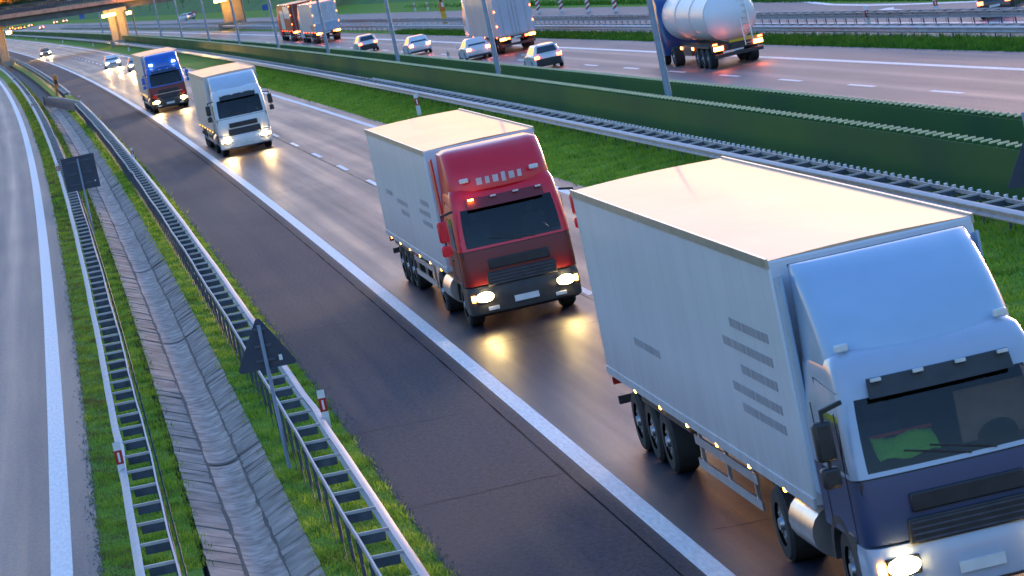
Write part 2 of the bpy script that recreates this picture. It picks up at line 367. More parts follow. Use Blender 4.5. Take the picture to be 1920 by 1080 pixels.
def px_line(name, pts, z, w):
    mb = MB(); q = [at(*p, z) for p in pts]
    for i, p in enumerate(q):
        d = (q[min(i + 1, len(q) - 1)] - q[max(i - 1, 0)]).normalized(); sd = Vector((-d.y, d.x, 0)); mb.v += [tuple(p + sd * w / 2), tuple(p - sd * w / 2)]
    mb.f = [(2 * i, 2 * i + 1, 2 * i + 3, 2 * i + 2) for i in range(len(q) - 1)]; mb.m = [0] * len(mb.f)
    return tag(mb.build(name, paint_uv, uv=[(v[0], v[1]) for v in mb.v]), kind='structure')
px_line('branch_edge_line', [(1380, -32), (1440, -24), (1480, -4), (1500, 1), (1530, 5.5), (1560, 8.5), (1620, 9.6), (1700, 8), (1830, 2.8), (1930, -3)], ZF + .014, .4)
px_line('gore_line', [(1190, 32.5), (1222, 31.2), (1300, 27), (1405, 22.5), (1440, 26), (1510, 30.3)], ZF + .014, .4)
line('far_slip_edge_line', 120, 700, lambda y: T_GG(y) + .9, .3, ZF + .012)
# lane arrow painted on the slip road
mb = MB(); mb.v = [tuple(at(*p, ZF + .016)) for p in [(1640, 20), (1662, 15), (1676, 13.2), (1676, 16.6), (1696, 17.8), (1694, 19.4), (1672, 19), (1660, 20.2)]]; mb.f = [tuple(range(8))]; mb.m = [0]
tag(mb.build('lane_arrow', paint_uv, uv=[(v[0], v[1]) for v in mb.v]), kind='structure')
tar = mat('tar_sealant', (.006, .007, .010), (.011, .012, .015), rough=.95, spec=.02)
mb = MB()
def wav(y0, y1, t0, amp, w):
    ys_ = stations(y0, y1, .9, .004); o = len(mb.v); dr_ = 0.
    for y in ys_:
        dr_ = dr_ * .92 + float(rng.normal(0, amp)); ww = w * float(rng.uniform(.5, 1.3)) * (1 + y / 250); mb.v += [(float(LX(y)) + t0 + dr_ - ww, y, .003), (float(LX(y)) + t0 + dr_ + ww, y, .003)]
    mb.f.extend([(o + 2 * i, o + 2 * i + 1, o + 2 * i + 3, o + 2 * i + 2) for i in range(len(ys_) - 1)]); mb.m.extend([0] * (len(ys_) - 1))
wav(40, 400, -.42, .002, .012); wav(40, 400, 3.62, .002, .010)
for k in range(16):                                      # transverse cracks across the hard shoulder and lanes
    y = 44 + k * 9.5 + float(rng.uniform(-3, 3)); x0_, x1_ = (-3., float(rng.uniform(-1.4, -.4))) if k % 3 else (float(rng.uniform(-.3, 1)), float(rng.uniform(2, 3.4))); n_ = 14; o = len(mb.v); dy_ = 0.
    for i in range(n_ + 1):
        dy_ += float(rng.normal(0, .05)); ww = .006 + .012 * float(rng.random()); t_ = x0_ + (x1_ - x0_) * i / n_; mb.v += [(float(LX(y)) + t_, y + dy_ - ww, .003), (float(LX(y)) + t_, y + dy_ + ww, .003)]
    mb.f.extend([(o + 2 * i, o + 2 * i + 2, o + 2 * i + 3, o + 2 * i + 1) for i in range(n_)]); mb.m.extend([0] * n_)
tag(mb.build('asphalt_seams', tar, smooth=0), kind='structure')
# grit lying along the asphalt edges
mb = MB()
for te, sg in ((T_EDGE, 1), (T_REDGE, -1)):
    for k in range(1500):
        y = 42 * (130 / 42) ** float(rng.random()); t_ = float(te(y)) + sg * abs(float(rng.normal(0, .09))) - sg * .04; r_ = float(rng.uniform(.008, .024)); p = P(y, t_, .004)
        mb.add([p + Vector((r_, 0, 0)), p + Vector((-.3 * r_, r_, 0)), p + Vector((-.5 * r_, -r_, 0)), p + Vector((0, 0, r_))], [(0, 1, 3), (1, 2, 3), (2, 0, 3)])
tag(mb.build('roadside_grit', mat('grit', (.26, .24, .22), (.12, .11, .10), scale=30, rough=.9, island=.4), smooth=0), kind='stuff')
# ------------------------------------------------------------------ concrete drain
def zprof(name): pass
dr = empty('drainage_channel', P(60, -5.4, 0)); tag(dr, 'concrete drainage channel with slab aprons in the grass between the two roadside barriers', 'drain')
DO = dr.location
def rel(p): return Vector(p) - DO
def apron(name, ta, tb, za, zb, ny=.5):
    mb = MB(); y = 40.
    while y < 300:
        st = ny if y < 130 else 1.0
        g = .011 if y < 130 else .03; h = float(rng.normal(0, .009)); sk = float(rng.normal(0, .006)); tl = float(rng.normal(0, .006))
        a = P(y + g, ta, za + h); b = P(y + g, tb, zb + h + tl); c = P(y + st - g, tb, zb + h + tl); d = P(y + st - g, ta, za + h)
        a.x += sk; d.x += sk
        pts = [rel(q) for q in (a, b, c, d)]
        mb.add([p - Vector((0, 0, .07)) for p in pts] + pts, [(3, 2, 1, 0), (4, 5, 6, 7), (0, 1, 5, 4), (1, 2, 6, 5), (2, 3, 7, 6), (3, 0, 4, 7)])
        y += st
    return mb.build(name, slabm, dr, smooth=0)
apron('slab_apron', T_D0, lambda y: T_D1(y) - .015, .02, -.17)
apron('slab_apron', lambda y: T_D2(y) + .02, T_D3, -.17, .02)
mb = MB(); y = 40.
while y < 300:                                           # stepped gutter elements
    st = .5 if y < 130 else 1.
    for k in range(1):
        rings = []
        for yy, dz in ((y + .012, .014), (y + st - .012, -.012)):
            c = []
            for i in range(9):
                q = i / 8; t = T_D1(yy) + (T_D2(yy) - T_D1(yy)) * q; c.append(rel(P(yy, float(t), -.185 - .075 * math.sin(math.pi * q) ** .8 - dz * math.sin(math.pi * q) + float(rng.normal(0, .0012)))))
            for i in range(8, -1, -1): c.append(c[i] - Vector((0, 0, .08)))
            rings.append(c)
        mb.loft(rings)
    y += st
mb.build('gutter', chanm, dr, smooth=50)
mb = MB()
for ta, tb in ((lambda y: T_D1(y) - .035, lambda y: T_D1(y) + .035), (lambda y: T_D2(y) - .02, lambda y: T_D2(y) + .04)):   # silt in the long joints
    ys_ = stations(40, 300, .8); o = len(mb.v)
    for y in ys_:
        w = float(rng.normal(0, .012)); mb.v += [tuple(rel(P(y, float(ta(y)) + w, -.166 - abs(w) * .5))), tuple(rel(P(y, float(tb(y)) + w, -.168)))]
    mb.f += [(o + 2 * i, o + 2 * i + 1, o + 2 * i + 3, o + 2 * i + 2) for i in range(len(ys_) - 1)]; mb.m += [0] * (len(ys_) - 1)
for yj in (64.3, 87.5, 111., 135., 160.):                # cross joints darkened with silt
    for (a, za), (b, zb) in (((T_D0, .028), (T_D1, -.162)), ((T_D2, -.162), (T_D3, .028))):
        w = .16
        mb.add([rel(P(yj - w * .3, a, za)), rel(P(yj - w, b, zb)), rel(P(yj + w, b, zb)), rel(P(yj + w * .3, a, za))], [(0, 1, 2, 3)])
    mid = lambda y: (T_D1(y) + T_D2(y)) / 2
    for y in np.arange(yj - .35, yj + .3, .12):
        pass
    ring = [[rel(P(yy, float(T_D1(yy) + (T_D2(yy) - T_D1(yy)) * i / 8), -.178 - .07 * math.sin(math.pi * i / 8) ** .8)) for i in range(9)] for yy in (yj - .16, yj + .14)]
    mb.loft(ring, False, False, closed=False)
mb.build('silt', dirt, dr, smooth=0)

# ------------------------------------------------------------------ guard rails
def wprof(side):                                         # W-beam, (across, z); side +1 bulges towards +t
    pts = [(0, .44), (.03, .45), (.085, .49), (.085, .53), (.02, .575), (.02, .615), (.085, .66), (.085, .70), (.03, .74), (0, .75)]
    return [(side * a, z) for a, z in pts]
def guard_rail(label, y0, y1, tf, tb, side, z0=0., post=2., maxp=100, beam_mat=steel, caps=False, ynear=None, zs=1., wob=.012):
    root = empty('guard_rail', P(y0, tf, z0)); O = root.location
    tag(root, label, 'guard rail', 'roadside guard rails')
    ys_ = stations(y0, y1, 1., .012); pr = wprof(side); th = .012; rings = []; rb = []
    ph = rng.uniform(0, 6, 4)
    wv = lambda y, k: wob * (math.sin(y * .31 + ph[k]) + .35 * math.sin(y * 1.1 + ph[k + 1])) + .07 * math.exp(-((y - 62 - 90 * k / 2) / 1.6) ** 2)
    for y in ys_:
        base = P(y, tf, z0) - O; w = wv(y, 0) * .4
        ring = [(base.x + a + w, base.y, base.z + z * zs) for a, z in pr]; ring += [(base.x + a - side * th + w, base.y, base.z + z * zs) for a, z in reversed(pr)]
        ring.insert(len(pr), (base.x - side * .05 + w, base.y, base.z + .75 * zs)); ring.insert(len(pr) + 1, (base.x - side * .05 + w, base.y, base.z + .735 * zs))
        rings.append(ring)
        b2 = P(y, tb, z0) - O; w = wv(y, 2)
        rb.append([(b2.x + a + w, b2.y, b2.z + z * zs) for a, z in ((-.015, .66), (.015, .66), (.015, .76), (-.015, .76))])
    MB().loft(rings).build('front_beam', beam_mat, root, smooth=50)
    MB().loft(rb).build('rear_beam', beam_mat, root)
    # posts and spacer bars
    def post_mb(y, mb):
        p = P(y, tb, z0) - O; mb.box((p.x, p.y, .34 * zs), (.05, .11, .70 * zs)); mb.box((p.x - side * .10, p.y + .03, .32 * zs), (.012, .09, .66 * zs)); return mb
    def bar_mb(y, mb):
        a = P(y, tb, z0) - O; b = P(y, tf, z0) - O; a.z = b.z = .735 * zs; b.x -= side * .045; mb.bar(a, b, .055, .045)
        a2, b2 = a.copy(), b.copy(); a2.z = b2.z = .645 * zs; b2.x = a.x + (b.x - a.x) * .86; mb.bar(a2, b2, .012, .13 * zs, mi=1); return mb
    yn = max(y0, ynear or 0); k = 0; y = yn + .7; sp, sb = MB(), MB(); cp = MB()
    while y < y1:
        if k < maxp:
            post_mb(y, MB()).build('post', steel_dark, root, smooth=0); bar_mb(y, MB()).build('spacer_bar', [steel, steel_dark], root, smooth=0)
        else:
            post_mb(y, sp); bar_mb(y, sb)
        k += 1; y += post if y < 320 else post * 2
    y = yn - 1
    while y > y0: post_mb(y, sp); bar_mb(y, sb); y -= post
    if sp.v: tag(sp.build('remaining_posts', steel_dark, root, smooth=0), kind='stuff'); tag(sb.build('remaining_spacer_bars', [steel, steel_dark], root, smooth=0), kind='stuff')
    if caps:
        y = y0 + .3; m2 = MB()
        while y < 200: p = P(y, tb, z0) - O; m2.cyl((p.x + .1, p.y, .55), (p.x + .1, p.y, .72), .05, n=10); y += .68
        tag(m2.build('white_caps', plastic_white, root), kind='stuff')
    return root
guard_rail('ladder topped steel guard rail beside the left slip road, left of the concrete drain', 36, 545, T_LF, T_LB, -1, ynear=44)
rr = guard_rail('ladder topped steel guard rail between the drain and the truck lanes with a flared end', 36, 267, T_RF, T_RB, 1, ynear=43)
O = rr.location
for da, db in ((0., 0.),):                               # flared terminal running back towards the drain
    rings = []; rings2 = []
    for q in np.linspace(0, 1, 9):
        y = 267 + 34 * q; t1 = -3.6 - 1.9 * q ** 1.3; t2 = -4.1 - 1.75 * q ** 1.1
        b = P(y, t1) - O; rings.append([(b.x + a, b.y, z) for a, z in ((-.02, .3), (.02, .3), (.05, .55), (.02, .76), (-.05, .76))])
        b = P(y, t2) - O; rings2.append([(b.x + a, b.y, z) for a, z in ((-.03, .05), (.02, .05), (.02, .78), (-.03, .78))])
    MB().loft(rings).build('terminal_beam', steel, rr); MB().loft(rings2).build('terminal_panel', steel_dark, rr)
a = P(301, -5.5) - O; b = P(301, -5.9) - O
MB().box(((a.x + b.x) / 2, a.y, .42), (.55, .06, .74)).build('terminal_cap', steel_dark, rr)
guard_rail('distant guard rail beyond the orange call pillar, running to the bridge pier', 300, 900, T_RF, T_RB, 1, maxp=40)
guard_rail('long median guard rail in front of the nearer green screen', 55, 1300, T_M, lambda y: T_M(y) + .55, -1, caps=True, ynear=72, zs=.9)
guard_rail('far guard rail on the verge of the opposite carriageway, nearer of the two', 100, 1100, T_GF, lambda y: T_GF(y) + .5, -1, z0=ZF, ynear=120)
guard_rail('far guard rail along the pale slip road, behind the verge rail', 90, 1100, T_GG, lambda y: T_GG(y) + .5, 1, z0=ZF, ynear=120)

# ------------------------------------------------------------------ green louvre screens in the median
def screen(label, y0, y1, t, zb, zt, near=100):
    root = empty('glare_screen', P(y0, t, zb)); O = root.location; tag(root, label, 'screen', 'green fin screens in the median')
    h = zt - zb; y = y0; k = 0; rest = MB(); proto = None
    def fin(mb, p, sc_=1.):                                # upright paddle standing across the road line, bowed, with a rounded top edge coloured as if sky-lit
        w = .155 * sc_; rg = []
        for z, q in ((.10, .8), (.16, 1.), (h * .5, 1.), (h - .05, 1.), (h - .008, .93)):
            c = []
            for i in range(7):
                u = -1 + i / 3; c.append((p.x + u * w * q, p.y + .05 * (1 - u * u) + .05 * u, p.z + z))
            for i in range(6, -1, -1): c.append((c[i][0], c[i][1] - .028, c[i][2]))
            rg.append(c)
        mb.loft(rg); n0 = len(mb.f)
        c = [(x, yy, z + .002) for x, yy, z in rg[-1]]; c2 = [(x, yy, z + .045) for x, yy, z in c]
        mb.loft([c, c2], mi=1)
        return mb
    def far_fin(mb, p, sc_):
        mb.box((p.x, p.y, h / 2), (.26 * sc_, .03, h - .1)); mb.box((p.x, p.y, h + .0), (.26 * sc_, .03, .035), mi=1)
    while y < y1:
        p = P(y, t) - O; p.z = 0
        if k < near:
            if proto is None: proto = fin(MB(), Vector((0, 0, 0))).build('fin', [greenwall, skylit_cap], root, smooth=40); o = proto
            else: o = proto.copy(); col.objects.link(o); o.parent = root
            o.location = p
        elif y < 260: fin(rest, p)
        else: far_fin(rest, p, 1.35)
        k += 1; y += .68 if y < 260 else (1.0 if y < 520 else 2.)
    tag(rest.build('remaining_fins', [greenwall, skylit_cap], root, smooth=0), kind='stuff')
    pm = MB(); ys_ = stations(y0, y1, 4)
    for y, y2 in zip(ys_, ys_[1:]): pm.bar(P(y, t, 0.08) - Vector((O.x, O.y, 0)), P(y2, t, .08) - Vector((O.x, O.y, 0)), .16, .14)
    pm.build('base_rail', steel_dark, root, smooth=0)
    sm = MB(); ys_ = stations(y0, y1, 3); o_ = Vector((O.x + .135, O.y, 0))
    sm.loft([[P(yy, t, z_) - o_ - Vector((d_, 0, 0)) for d_, z_ in ((0, .1), (.03, .1), (.03, h - .06), (0, h - .06))] for yy in ys_])
    sm.build('backing_sheet', greenwall, root, smooth=0)
    return root
screen('nearer dark green fin screen behind the median guard rail', 58, 1300, T_W1, 0, 1.4)
screen('farther green fin screen bordering the opposite carriageway', 70, 1200, T_W2, ZF, .6)

# ------------------------------------------------------------------ lamp columns
def lamp_col(y, t, label, first=[]):
    if first:
        r = copy_tree(first[0])
    else:
        r = empty('street_lamp'); first.append(r)
        mb = MB(); mb.cyl((0, 0, 0), (0, 0, 11.5), .135, .07, 16); mb.build('pole', galv_pole, r, smooth=60)
        MB().box((0, 0, .02), (.42, .42, .05)).box((0, 0, .10), (.3, .3, .12), taper=.8).build('base_plate', steel_dark, r, bevel=.01)
        mb = MB(); mb.cyl((0, 0, 11.45), (-.9, 0, 11.9), .05, .04, 10); mb.cyl((0, 0, 11.45), (.9, 0, 11.9), .05, .04, 10); mb.build('arm', galv_pole, r)
        for s in (-1, 1): MB().box((s * 1.15, 0, 11.93), (.65, .28, .12), taper=.8).build('lamp_head', steel_dark, r, bevel=.03)
        MB().box((.12, -.02, 1.0), (.03, .12, .4)).build('service_door', steel_dark, r)
    r.location = P(y, t, -.25); tag(r, label, 'street lamp', 'lamp columns between the green screens')
for i, (y, t) in enumerate([(125.8, 15), (170.1, 15), (213.4, 15), (257.7, 15), (301, 15), (344.6, 15), (387.2, 15), (433.4, 15), (476, 15), (535, 15), (585, 15), (640, 15)]):
    lab = ['nearest blue grey lamp column, left of the tanker', 'second lamp column, in front of the box trailer on the opposite carriageway', 'third lamp column, between two white cars on the opposite carriageway', 'lamp column in front of the white rear of the far truck', 'lamp column left of the far trucks, fifth from the right', 'lamp column to the right of the far orange-lit bridge pier', 'lamp column standing in front of the far orange-lit bridge pier', 'lamp column just right of the small white van on the hillside road', 'lamp column between the van and the middle bridge pier', 'lamp column standing close beside the middle bridge pier', 'thin distant lamp column beyond the bridge, right of the blue sign', 'most distant thin lamp column under the bridge deck'][i]
    lamp_col(y, t, lab)

# ------------------------------------------------------------------ delineators, signs, small roadside things
def delineator(loc, h, label, rz=0., w=.13, z0=0., red=.5, first={}):
    key = round(h, 2)
    if key in first: r = copy_tree(first[key])
    else:
        r = empty('delineator_post'); first[key] = r
        MB().prism([(-.03, 0), (.03, 0), (.03, h - .05), (-.03, h)], -w / 2, w / 2).build('body', plastic_white, r, bevel=.008)
        MB().box((0, 0, h * .62), (w * 1.04, .068, h * .34)).build('red_band', plastic_red, r, bevel=.004)
        MB().box((.0, -.036, h * .62), (w * .3, .012, h * .24)).build('reflector', plastic_white, r)
    r.location = loc; r.rotation_euler = (0, 0, rz); return tag(r, label, 'delineator', 'red and white delineator posts')
def on_rail(px, py, tfun, z, h, label):
    p = at(px, py, z); y = p.y; q = P(y, lambda yy: tfun(yy) - .0, z); delineator(q, h, label, heading(y))
on_rail(609, 806, lambda y: T_RF(y) + .12, .5, .72, 'red and white delineator clipped to the right guard rail beside the triangular sign')
on_rail(238, 903, lambda y: T_LF(y) - .03, .5, .72, 'red and white delineator on the left guard rail near the bottom edge')
on_rail(119, 330, lambda y: T_LF(y) - .03, .5, .66, 'delineator on the left guard rail beside the square sign back')
on_rail(65, 206, lambda y: T_LF(y) - .03, .4, .7, 'small delineator on the left guard rail near the upper left curve')
on_rail(30, 155, lambda y: T_LF(y) - .03, .4, .71, 'distant delineator on the left guard rail close to the bridge pier')
on_rail(251, 300, lambda y: T_RF(y) + .1, .5, .6, 'pale delineator on the right guard rail ahead of the white truck')
on_rail(153, 193, lambda y: T_RF(y) + .1, .5, .61, 'pale delineator at the flared end of the right guard rail')
p = at(787, 216, 0); delineator(p, 1.05, 'red and white post in the median grass behind the red truck', heading(p.y), .2)
for (px, py), lab in zip([(30, 71), (68, 75), (118, 80), (175, 87), (242, 96)], ['farthest tiny white post on the median grass under the bridge', 'second tiny white post on the median grass, left of the yellow-lit car', 'tiny white post on the median grass above the yellow-lit car', 'small white post in the orange-lit strip of median grass', 'white post on the median grass just left of the blue truck']):
    p = at(px, py, 0); delineator(p, 1.1, lab, heading(p.y), .2)
p = P(206, T_W2, .55); delineator(p, .6, 'small white post on top of the farther green screen, right of the dark-backed car', heading(206), .14)
p = at(1630, 50, ZF); delineator(p, 1.07, 'red and white post between the two far guard rails', heading(p.y), .2)
p = at(1757, 24, ZF); delineator(p, .8, 'small red post standing by the pale slip road near the lane arrow', heading(p.y), .2)
for (px, py), lab in zip([(779, 21), (803, 20)], ['left one of two white posts at the foot of the green hillside', 'right one of two white posts at the foot of the green hillside']):
    p = at(px, py, ZF); delineator(p, .95, lab, heading(p.y), .2)

def sign_pole(r, h, rad=.035): MB().cyl((0, 0, 0), (0, 0, h), rad, n=12).build('pole', galv_pole, r, smooth=60)
def tri_sign(loc, rz, label, side=1.08, zb=2.0, hp=None):
    r = empty('triangular_sign', loc, rz); H = side * math.sqrt(3) / 2; rd = .06; pts = []
    cs = [(-side / 2, zb), (side / 2, zb), (0, zb + H)]; cen = (0, zb + H / 3)
    for i, (x, z) in enumerate(cs):
        dx, dz = cen[0] - x, cen[1] - z; l = math.hypot(dx, dz); cx, cz = x + dx / l * 2 * rd, z + dz / l * 2 * rd
        a0 = math.atan2(-dz, -dx)
        for q in (-60, -30, 0, 30, 60): pts.append((cx + rd * math.cos(a0 + R(q)), .06, cz + rd * math.sin(a0 + R(q))))
    MB().slab(pts, -.012).build('plate', sign_back, r, smooth=0, bevel=.004)
    mb = MB()
    for z, w in ((zb + .16, .34), (zb + .42, .30), (zb + .72, .22)): mb.box((0, .035, z), (w, .03, .045))
    mb.build('clamp_bracket', steel_dark, r)
    MB().box((.26, .045, zb + .16), (.06, .006, .10)).build('sticker', plastic_white, r)
    sign_pole(r, hp or zb + H * .82)
    return tag(r, label, 'road sign', 'road signs seen from behind')
p = at(543, 878, 0)
s1 = tri_sign(p, 0, 'dark back of a triangular sign beside the right guard rail', 1.12, 1.80)
tri_sign(at_y(1929, 353, 61.5) * Vector((1, 1, 0)) if False else Vector((at_y(1945, 350, 62.5).x, 62.5, 0)), 0, 'triangular sign back cut off by the right edge above the median rail', 1.12, at_y(1896, 356, 62.5).z, 3.3)
r = empty('square_sign', Vector((at_y(171, 415, 129.2).x, 129.2, 0))); tag(r, 'square grey sign back on a pole beside the left guard rail and drain', 'road sign', 'road signs seen from behind')
zt = at_y(148, 292, 129.2).z; zb_ = at_y(150, 357, 129.2).z
MB().box((0, .05, (zt + zb_) / 2), (1.26, .02, zt - zb_)).build('plate', sign_back, r, bevel=.006)
mb = MB()
for q in (.18, .5, .85): mb.box((0, .03, zb_ + (zt - zb_) * q), (.9, .025, .05))
mb.build('clamp_bracket', steel_dark, r); MB().box((.48, .035, zb_ + .25), (.05, .006, .05)).build('sticker', plastic_white, r); sign_pole(r, zt - .1, .04)

orange = mat('orange_enamel', (.65, .18, .02), (.5, .13, .02), rough=.4)
p = at(110, 178, 0); r = empty('call_pillar', p, heading(p.y)); tag(r, 'orange emergency call pillar at the gap in the guard rail', 'call pillar')
MB().box((0, 0, .9), (.42, .36, 1.75)).build('column', orange, r, bevel=.04); MB().box((0, 0, 1.86), (.48, .42, .14), taper=.8).build('cap', mat('orange_cap', (.8, .3, .08), rough=.4), r, bevel=.02)
MB().box((0, -.19, 1.25), (.26, .03, .42)).build('speaker_panel', plastic_black, r); MB().box((0, 0, .03), (.6, .55, .06)).build('plinth', concrete, r)
ylw = mat('yellow_enamel', (.75, .42, .02), (.6, .33, .02), rough=.45)
p = at(836, 49, ZF); r = empty('marker_column', p, heading(p.y)); tag(r, 'yellow and orange marker column at the start of the far guard rail', 'marker')
MB().box((0, 0, .7), (.45, .35, 1.4)).build('lower_column', ylw, r, bevel=.04); MB().box((0, 0, 1.85), (.52, .4, .9), taper=.8).build('upper_column', orange, r, bevel=.05)
MB().box((.06, -.2, 2.0), (.2, .05, .4)).build('white_panel', plastic_white, r); MB().cyl((0, 0, 2.3), (0, 0, 2.62), .16, .12).build('black_lamp', plastic_black, r)
# striped marker boards along the foot of the hillside
def board(px, py, label, first=[]):
    p = at(px, py, ZF)
    if first: r = copy_tree(first[0])
    else:
        r = empty('marker_board'); first.append(r)
        MB().box((0, 0, 1.15), (.34, .05, 2.2)).build('board', plastic_white, r, bevel=.01)
        mb = MB()
        for k in range(6):
            z = .22 + k * .36; mb.add([(-.172, -.028, z), (.172, -.028, z + .22), (.172, -.028, z + .40), (-.172, -.028, z + .18)], [(0, 1, 2, 3)])
        mb.build('red_stripe', plastic_red, r, smooth=0); MB().box((0, .06, 1.0), (.06, .06, 2.0)).build('post', steel_dark, r)
    r.location = p; r.rotation_euler = (0, 0, heading(p.y)); tag(r, label, 'marker board', 'striped marker boards on the hillside verge')
for (px, py), lab in zip([(1011, 25), (1054, 23), (1104, 23), (1155, 23), (1221, 21)], ['striped red and white board just right of the box trailer', 'second striped red and white board from the box trailer', 'middle striped red and white board on the hillside verge', 'fourth striped board, midway between the trailer and the tanker', 'striped red and white board just behind the nearest lamp column']):
    board(px, py, lab)
def small_sign(px, py, Y, shape, colr, label, w):
    p = at_y(px, py, Y); r = empty(shape + '_sign', Vector((p.x, Y, 0))); m_ = mat(shape + label[:5], colr, rough=.4); z = p.z
    if shape == 'round':
        MB().cyl((0, -.02, z), (0, .02, z), w / 2, n=24).build('plate', m_, r); MB().cyl((0, -.03, z - .1), (0, -.022, z - .1), w / 3.4, n=20).build('white_disc', plastic_white, r)
    else: MB().box((0, 0, z), (w, .04, w)).build('plate', m_, r)
    MB().cyl((0, .06, -1), (0, .06, z), .05, n=8).build('pole', galv_pole, r); tag(r, label, 'road sign')
small_sign(364, 26, 640, 'round', (.55, .08, .07), 'red and white round sign beside the white van on the hill road', 1.0)
small_sign(153, 30, 900, 'square', (.03, .13, .42), 'tiny blue sign seen under the bridge deck', 1.3)
small_sign(497, 14, 560, 'square', (.03, .13, .42), 'tiny blue sign on the hillside right of the far bridge pier', .9)

# ------------------------------------------------------------------ bridge
br = empty('road_bridge', (-50, 530, 0)); tag(br, 'concrete road bridge crossing far off with an orange fascia and dark railing', 'bridge'); BO = br.location
YB = lambda px: 548 - px * .085
def bl(f, px, dy=0.):
    p = at_y(px, f(px), YB(px)); return Vector((p.x, p.y + dy, p.z)) - BO
f_top = lambda x: 30 - .1415 * x; f_bot = lambda x: 37 - .1456 * x; g_bot = lambda x: 51 - .153 * x
pxs = [-260, -120, 0, 120, 240, 360, 520, 700, 900]
def sweep(prof, name, m):
    return MB().loft([prof(x) for x in pxs]).build(name, m, br, smooth=0)
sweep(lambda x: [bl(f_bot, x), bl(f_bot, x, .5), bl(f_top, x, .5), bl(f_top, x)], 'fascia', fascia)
sweep(lambda x: [bl(g_bot, x, .9), bl(g_bot, x, 9.6), bl(f_bot, x, 9.6), bl(f_bot, x, .9)], 'girder', girder)
sweep(lambda x: [bl(f_bot, x, .5) + Vector((0, 0, .25)), bl(f_bot, x, 10.4) + Vector((0, 0, .25)), bl(f_top, x, 10.4) - Vector((0, 0, .12)), bl(f_top, x, .5) - Vector((0, 0, .12))], 'deck', girder)
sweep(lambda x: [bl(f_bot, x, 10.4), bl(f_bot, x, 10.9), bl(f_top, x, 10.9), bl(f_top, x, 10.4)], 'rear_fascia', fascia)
mb = MB()
for x in np.arange(-240, 900, 27.):                      # joints of the fascia panels
    a, b = bl(f_bot, x, -.012), bl(f_top, x, -.012); mb.bar(a, b, .12, .02, upv=(0, 1, 0))
mb.build('fascia_joint', girder, br, smooth=0)
for dy in (.3, 10.6):
    mb = MB()
    for x in np.arange(-250, 900, 6.):
        a = bl(f_top, x, dy); mb.bar(a, a + Vector((0, 0, 1.25)), .05, .05)
    for h in (.2, .75, 1.25):
        for x0, x1 in zip(pxs, pxs[1:]): mb.bar(bl(f_top, x0, dy) + Vector((0, 0, h)), bl(f_top, x1, dy) + Vector((0, 0, h)), .06, .07 if h < 1 else .11)
    mb.build('railing', steel_dark, br, smooth=0)
    mb = MB()
    for x0, x1 in zip(pxs, pxs[1:]):
        for h in (.45, .7): mb.bar(bl(f_top, x0, dy + .9) + Vector((0, 0, h)), bl(f_top, x1, dy + .9) + Vector((0, 0, h)), .08, .16)
    mb.build('guard_beam', steel_dark, br, smooth=0)
def pier(x0, x1, Y, zb, zt, name='pier'):
    mb = MB(); w = (x1 - x0); n = 2 if w < 4 else 3; cw = w / n * .74
    for k in range(n):
        cx = x0 + (k + .5) * w / n; mb.box((cx - BO.x, Y - BO.y, (zb + zt) / 2), (cw, 1.5, zt - zb))
    mb.box(((x0 + x1) / 2 - BO.x, Y - BO.y + .1, (zb + zt) / 2), (w * .96, .7, zt - zb - .02)); mb.box(((x0 + x1) / 2 - BO.x, Y - BO.y, zt + .3), (w + .8, 1.9, .65))
    return mb.build(name, pierm, br, smooth=0, bevel=.04)
a, b = at_y(207, 60, 529), at_y(242, 60, 529); pier(a.x, b.x, 529, -.3, 5.0)
a, b = at_y(418, 30, 527), at_y(461, 30, 527); pier(a.x, b.x, 527, ZF - .1, 4.3)
a, b = at_y(-22, 90, 553), at_y(14, 90, 553); pier(a.x, b.x, 553, -.1, 6.0)
a, b = at_y(207, 80, 523), at_y(236, 80, 523); MB().box(((a.x + b.x) / 2 - BO.x, 523 - BO.y, .45), (b.x - a.x, .6, .9)).build('crash_block', pierm, br, bevel=.03)
a, b = at_y(409, 46, 522), at_y(457, 46, 522); MB().box(((a.x + b.x) / 2 - BO.x, 522 - BO.y, ZF + .5), (b.x - a.x, .6, 1.0)).build('crash_block', pierm, br, bevel=.03)
a, b = at_y(8, 118, 549), at_y(27, 118, 549); MB().box(((a.x + b.x) / 2 - BO.x, 549 - BO.y, .45), (b.x - a.x, .6, .9)).build('crash_block', pierm, br, bevel=.03)
for x0, x1, y0, Y, pw in ((191, 217, 28.5, 526, 26), (237, 246, 24, 526, 18), (12, 21, 61, 549, 30), (401, 424, 1, 524, 30)):
    a, b = at_y(x0, y0, Y), at_y(x1, y0 - .0 * x1, Y)
    MB().box(((a.x + b.x) / 2 - BO.x, Y - BO.y, (a.z + b.z) / 2), ((b.x - a.x), .4, .42)).build('lamp', lampy, br, bevel=.03)
    MB().bar(Vector(((a.x + b.x) / 2, Y + .1, a.z + .2)) - BO, Vector(((a.x + b.x) / 2, Y + 1.2, a.z + .9)) - BO, .1, .1).build('lamp_bracket', steel_dark, br, smooth=0)
    ld = bpy.data.lights.new('bridge_lamp', 'POINT'); ld.energy = pw; ld.color = (1., .48, .10); ld.shadow_soft_size = .4
    lo = bpy.data.objects.new('bridge_lamp_light', ld); lo.location = ((a.x + b.x) / 2, Y - .6, (a.z + b.z) / 2 - .4); col.objects.link(lo)

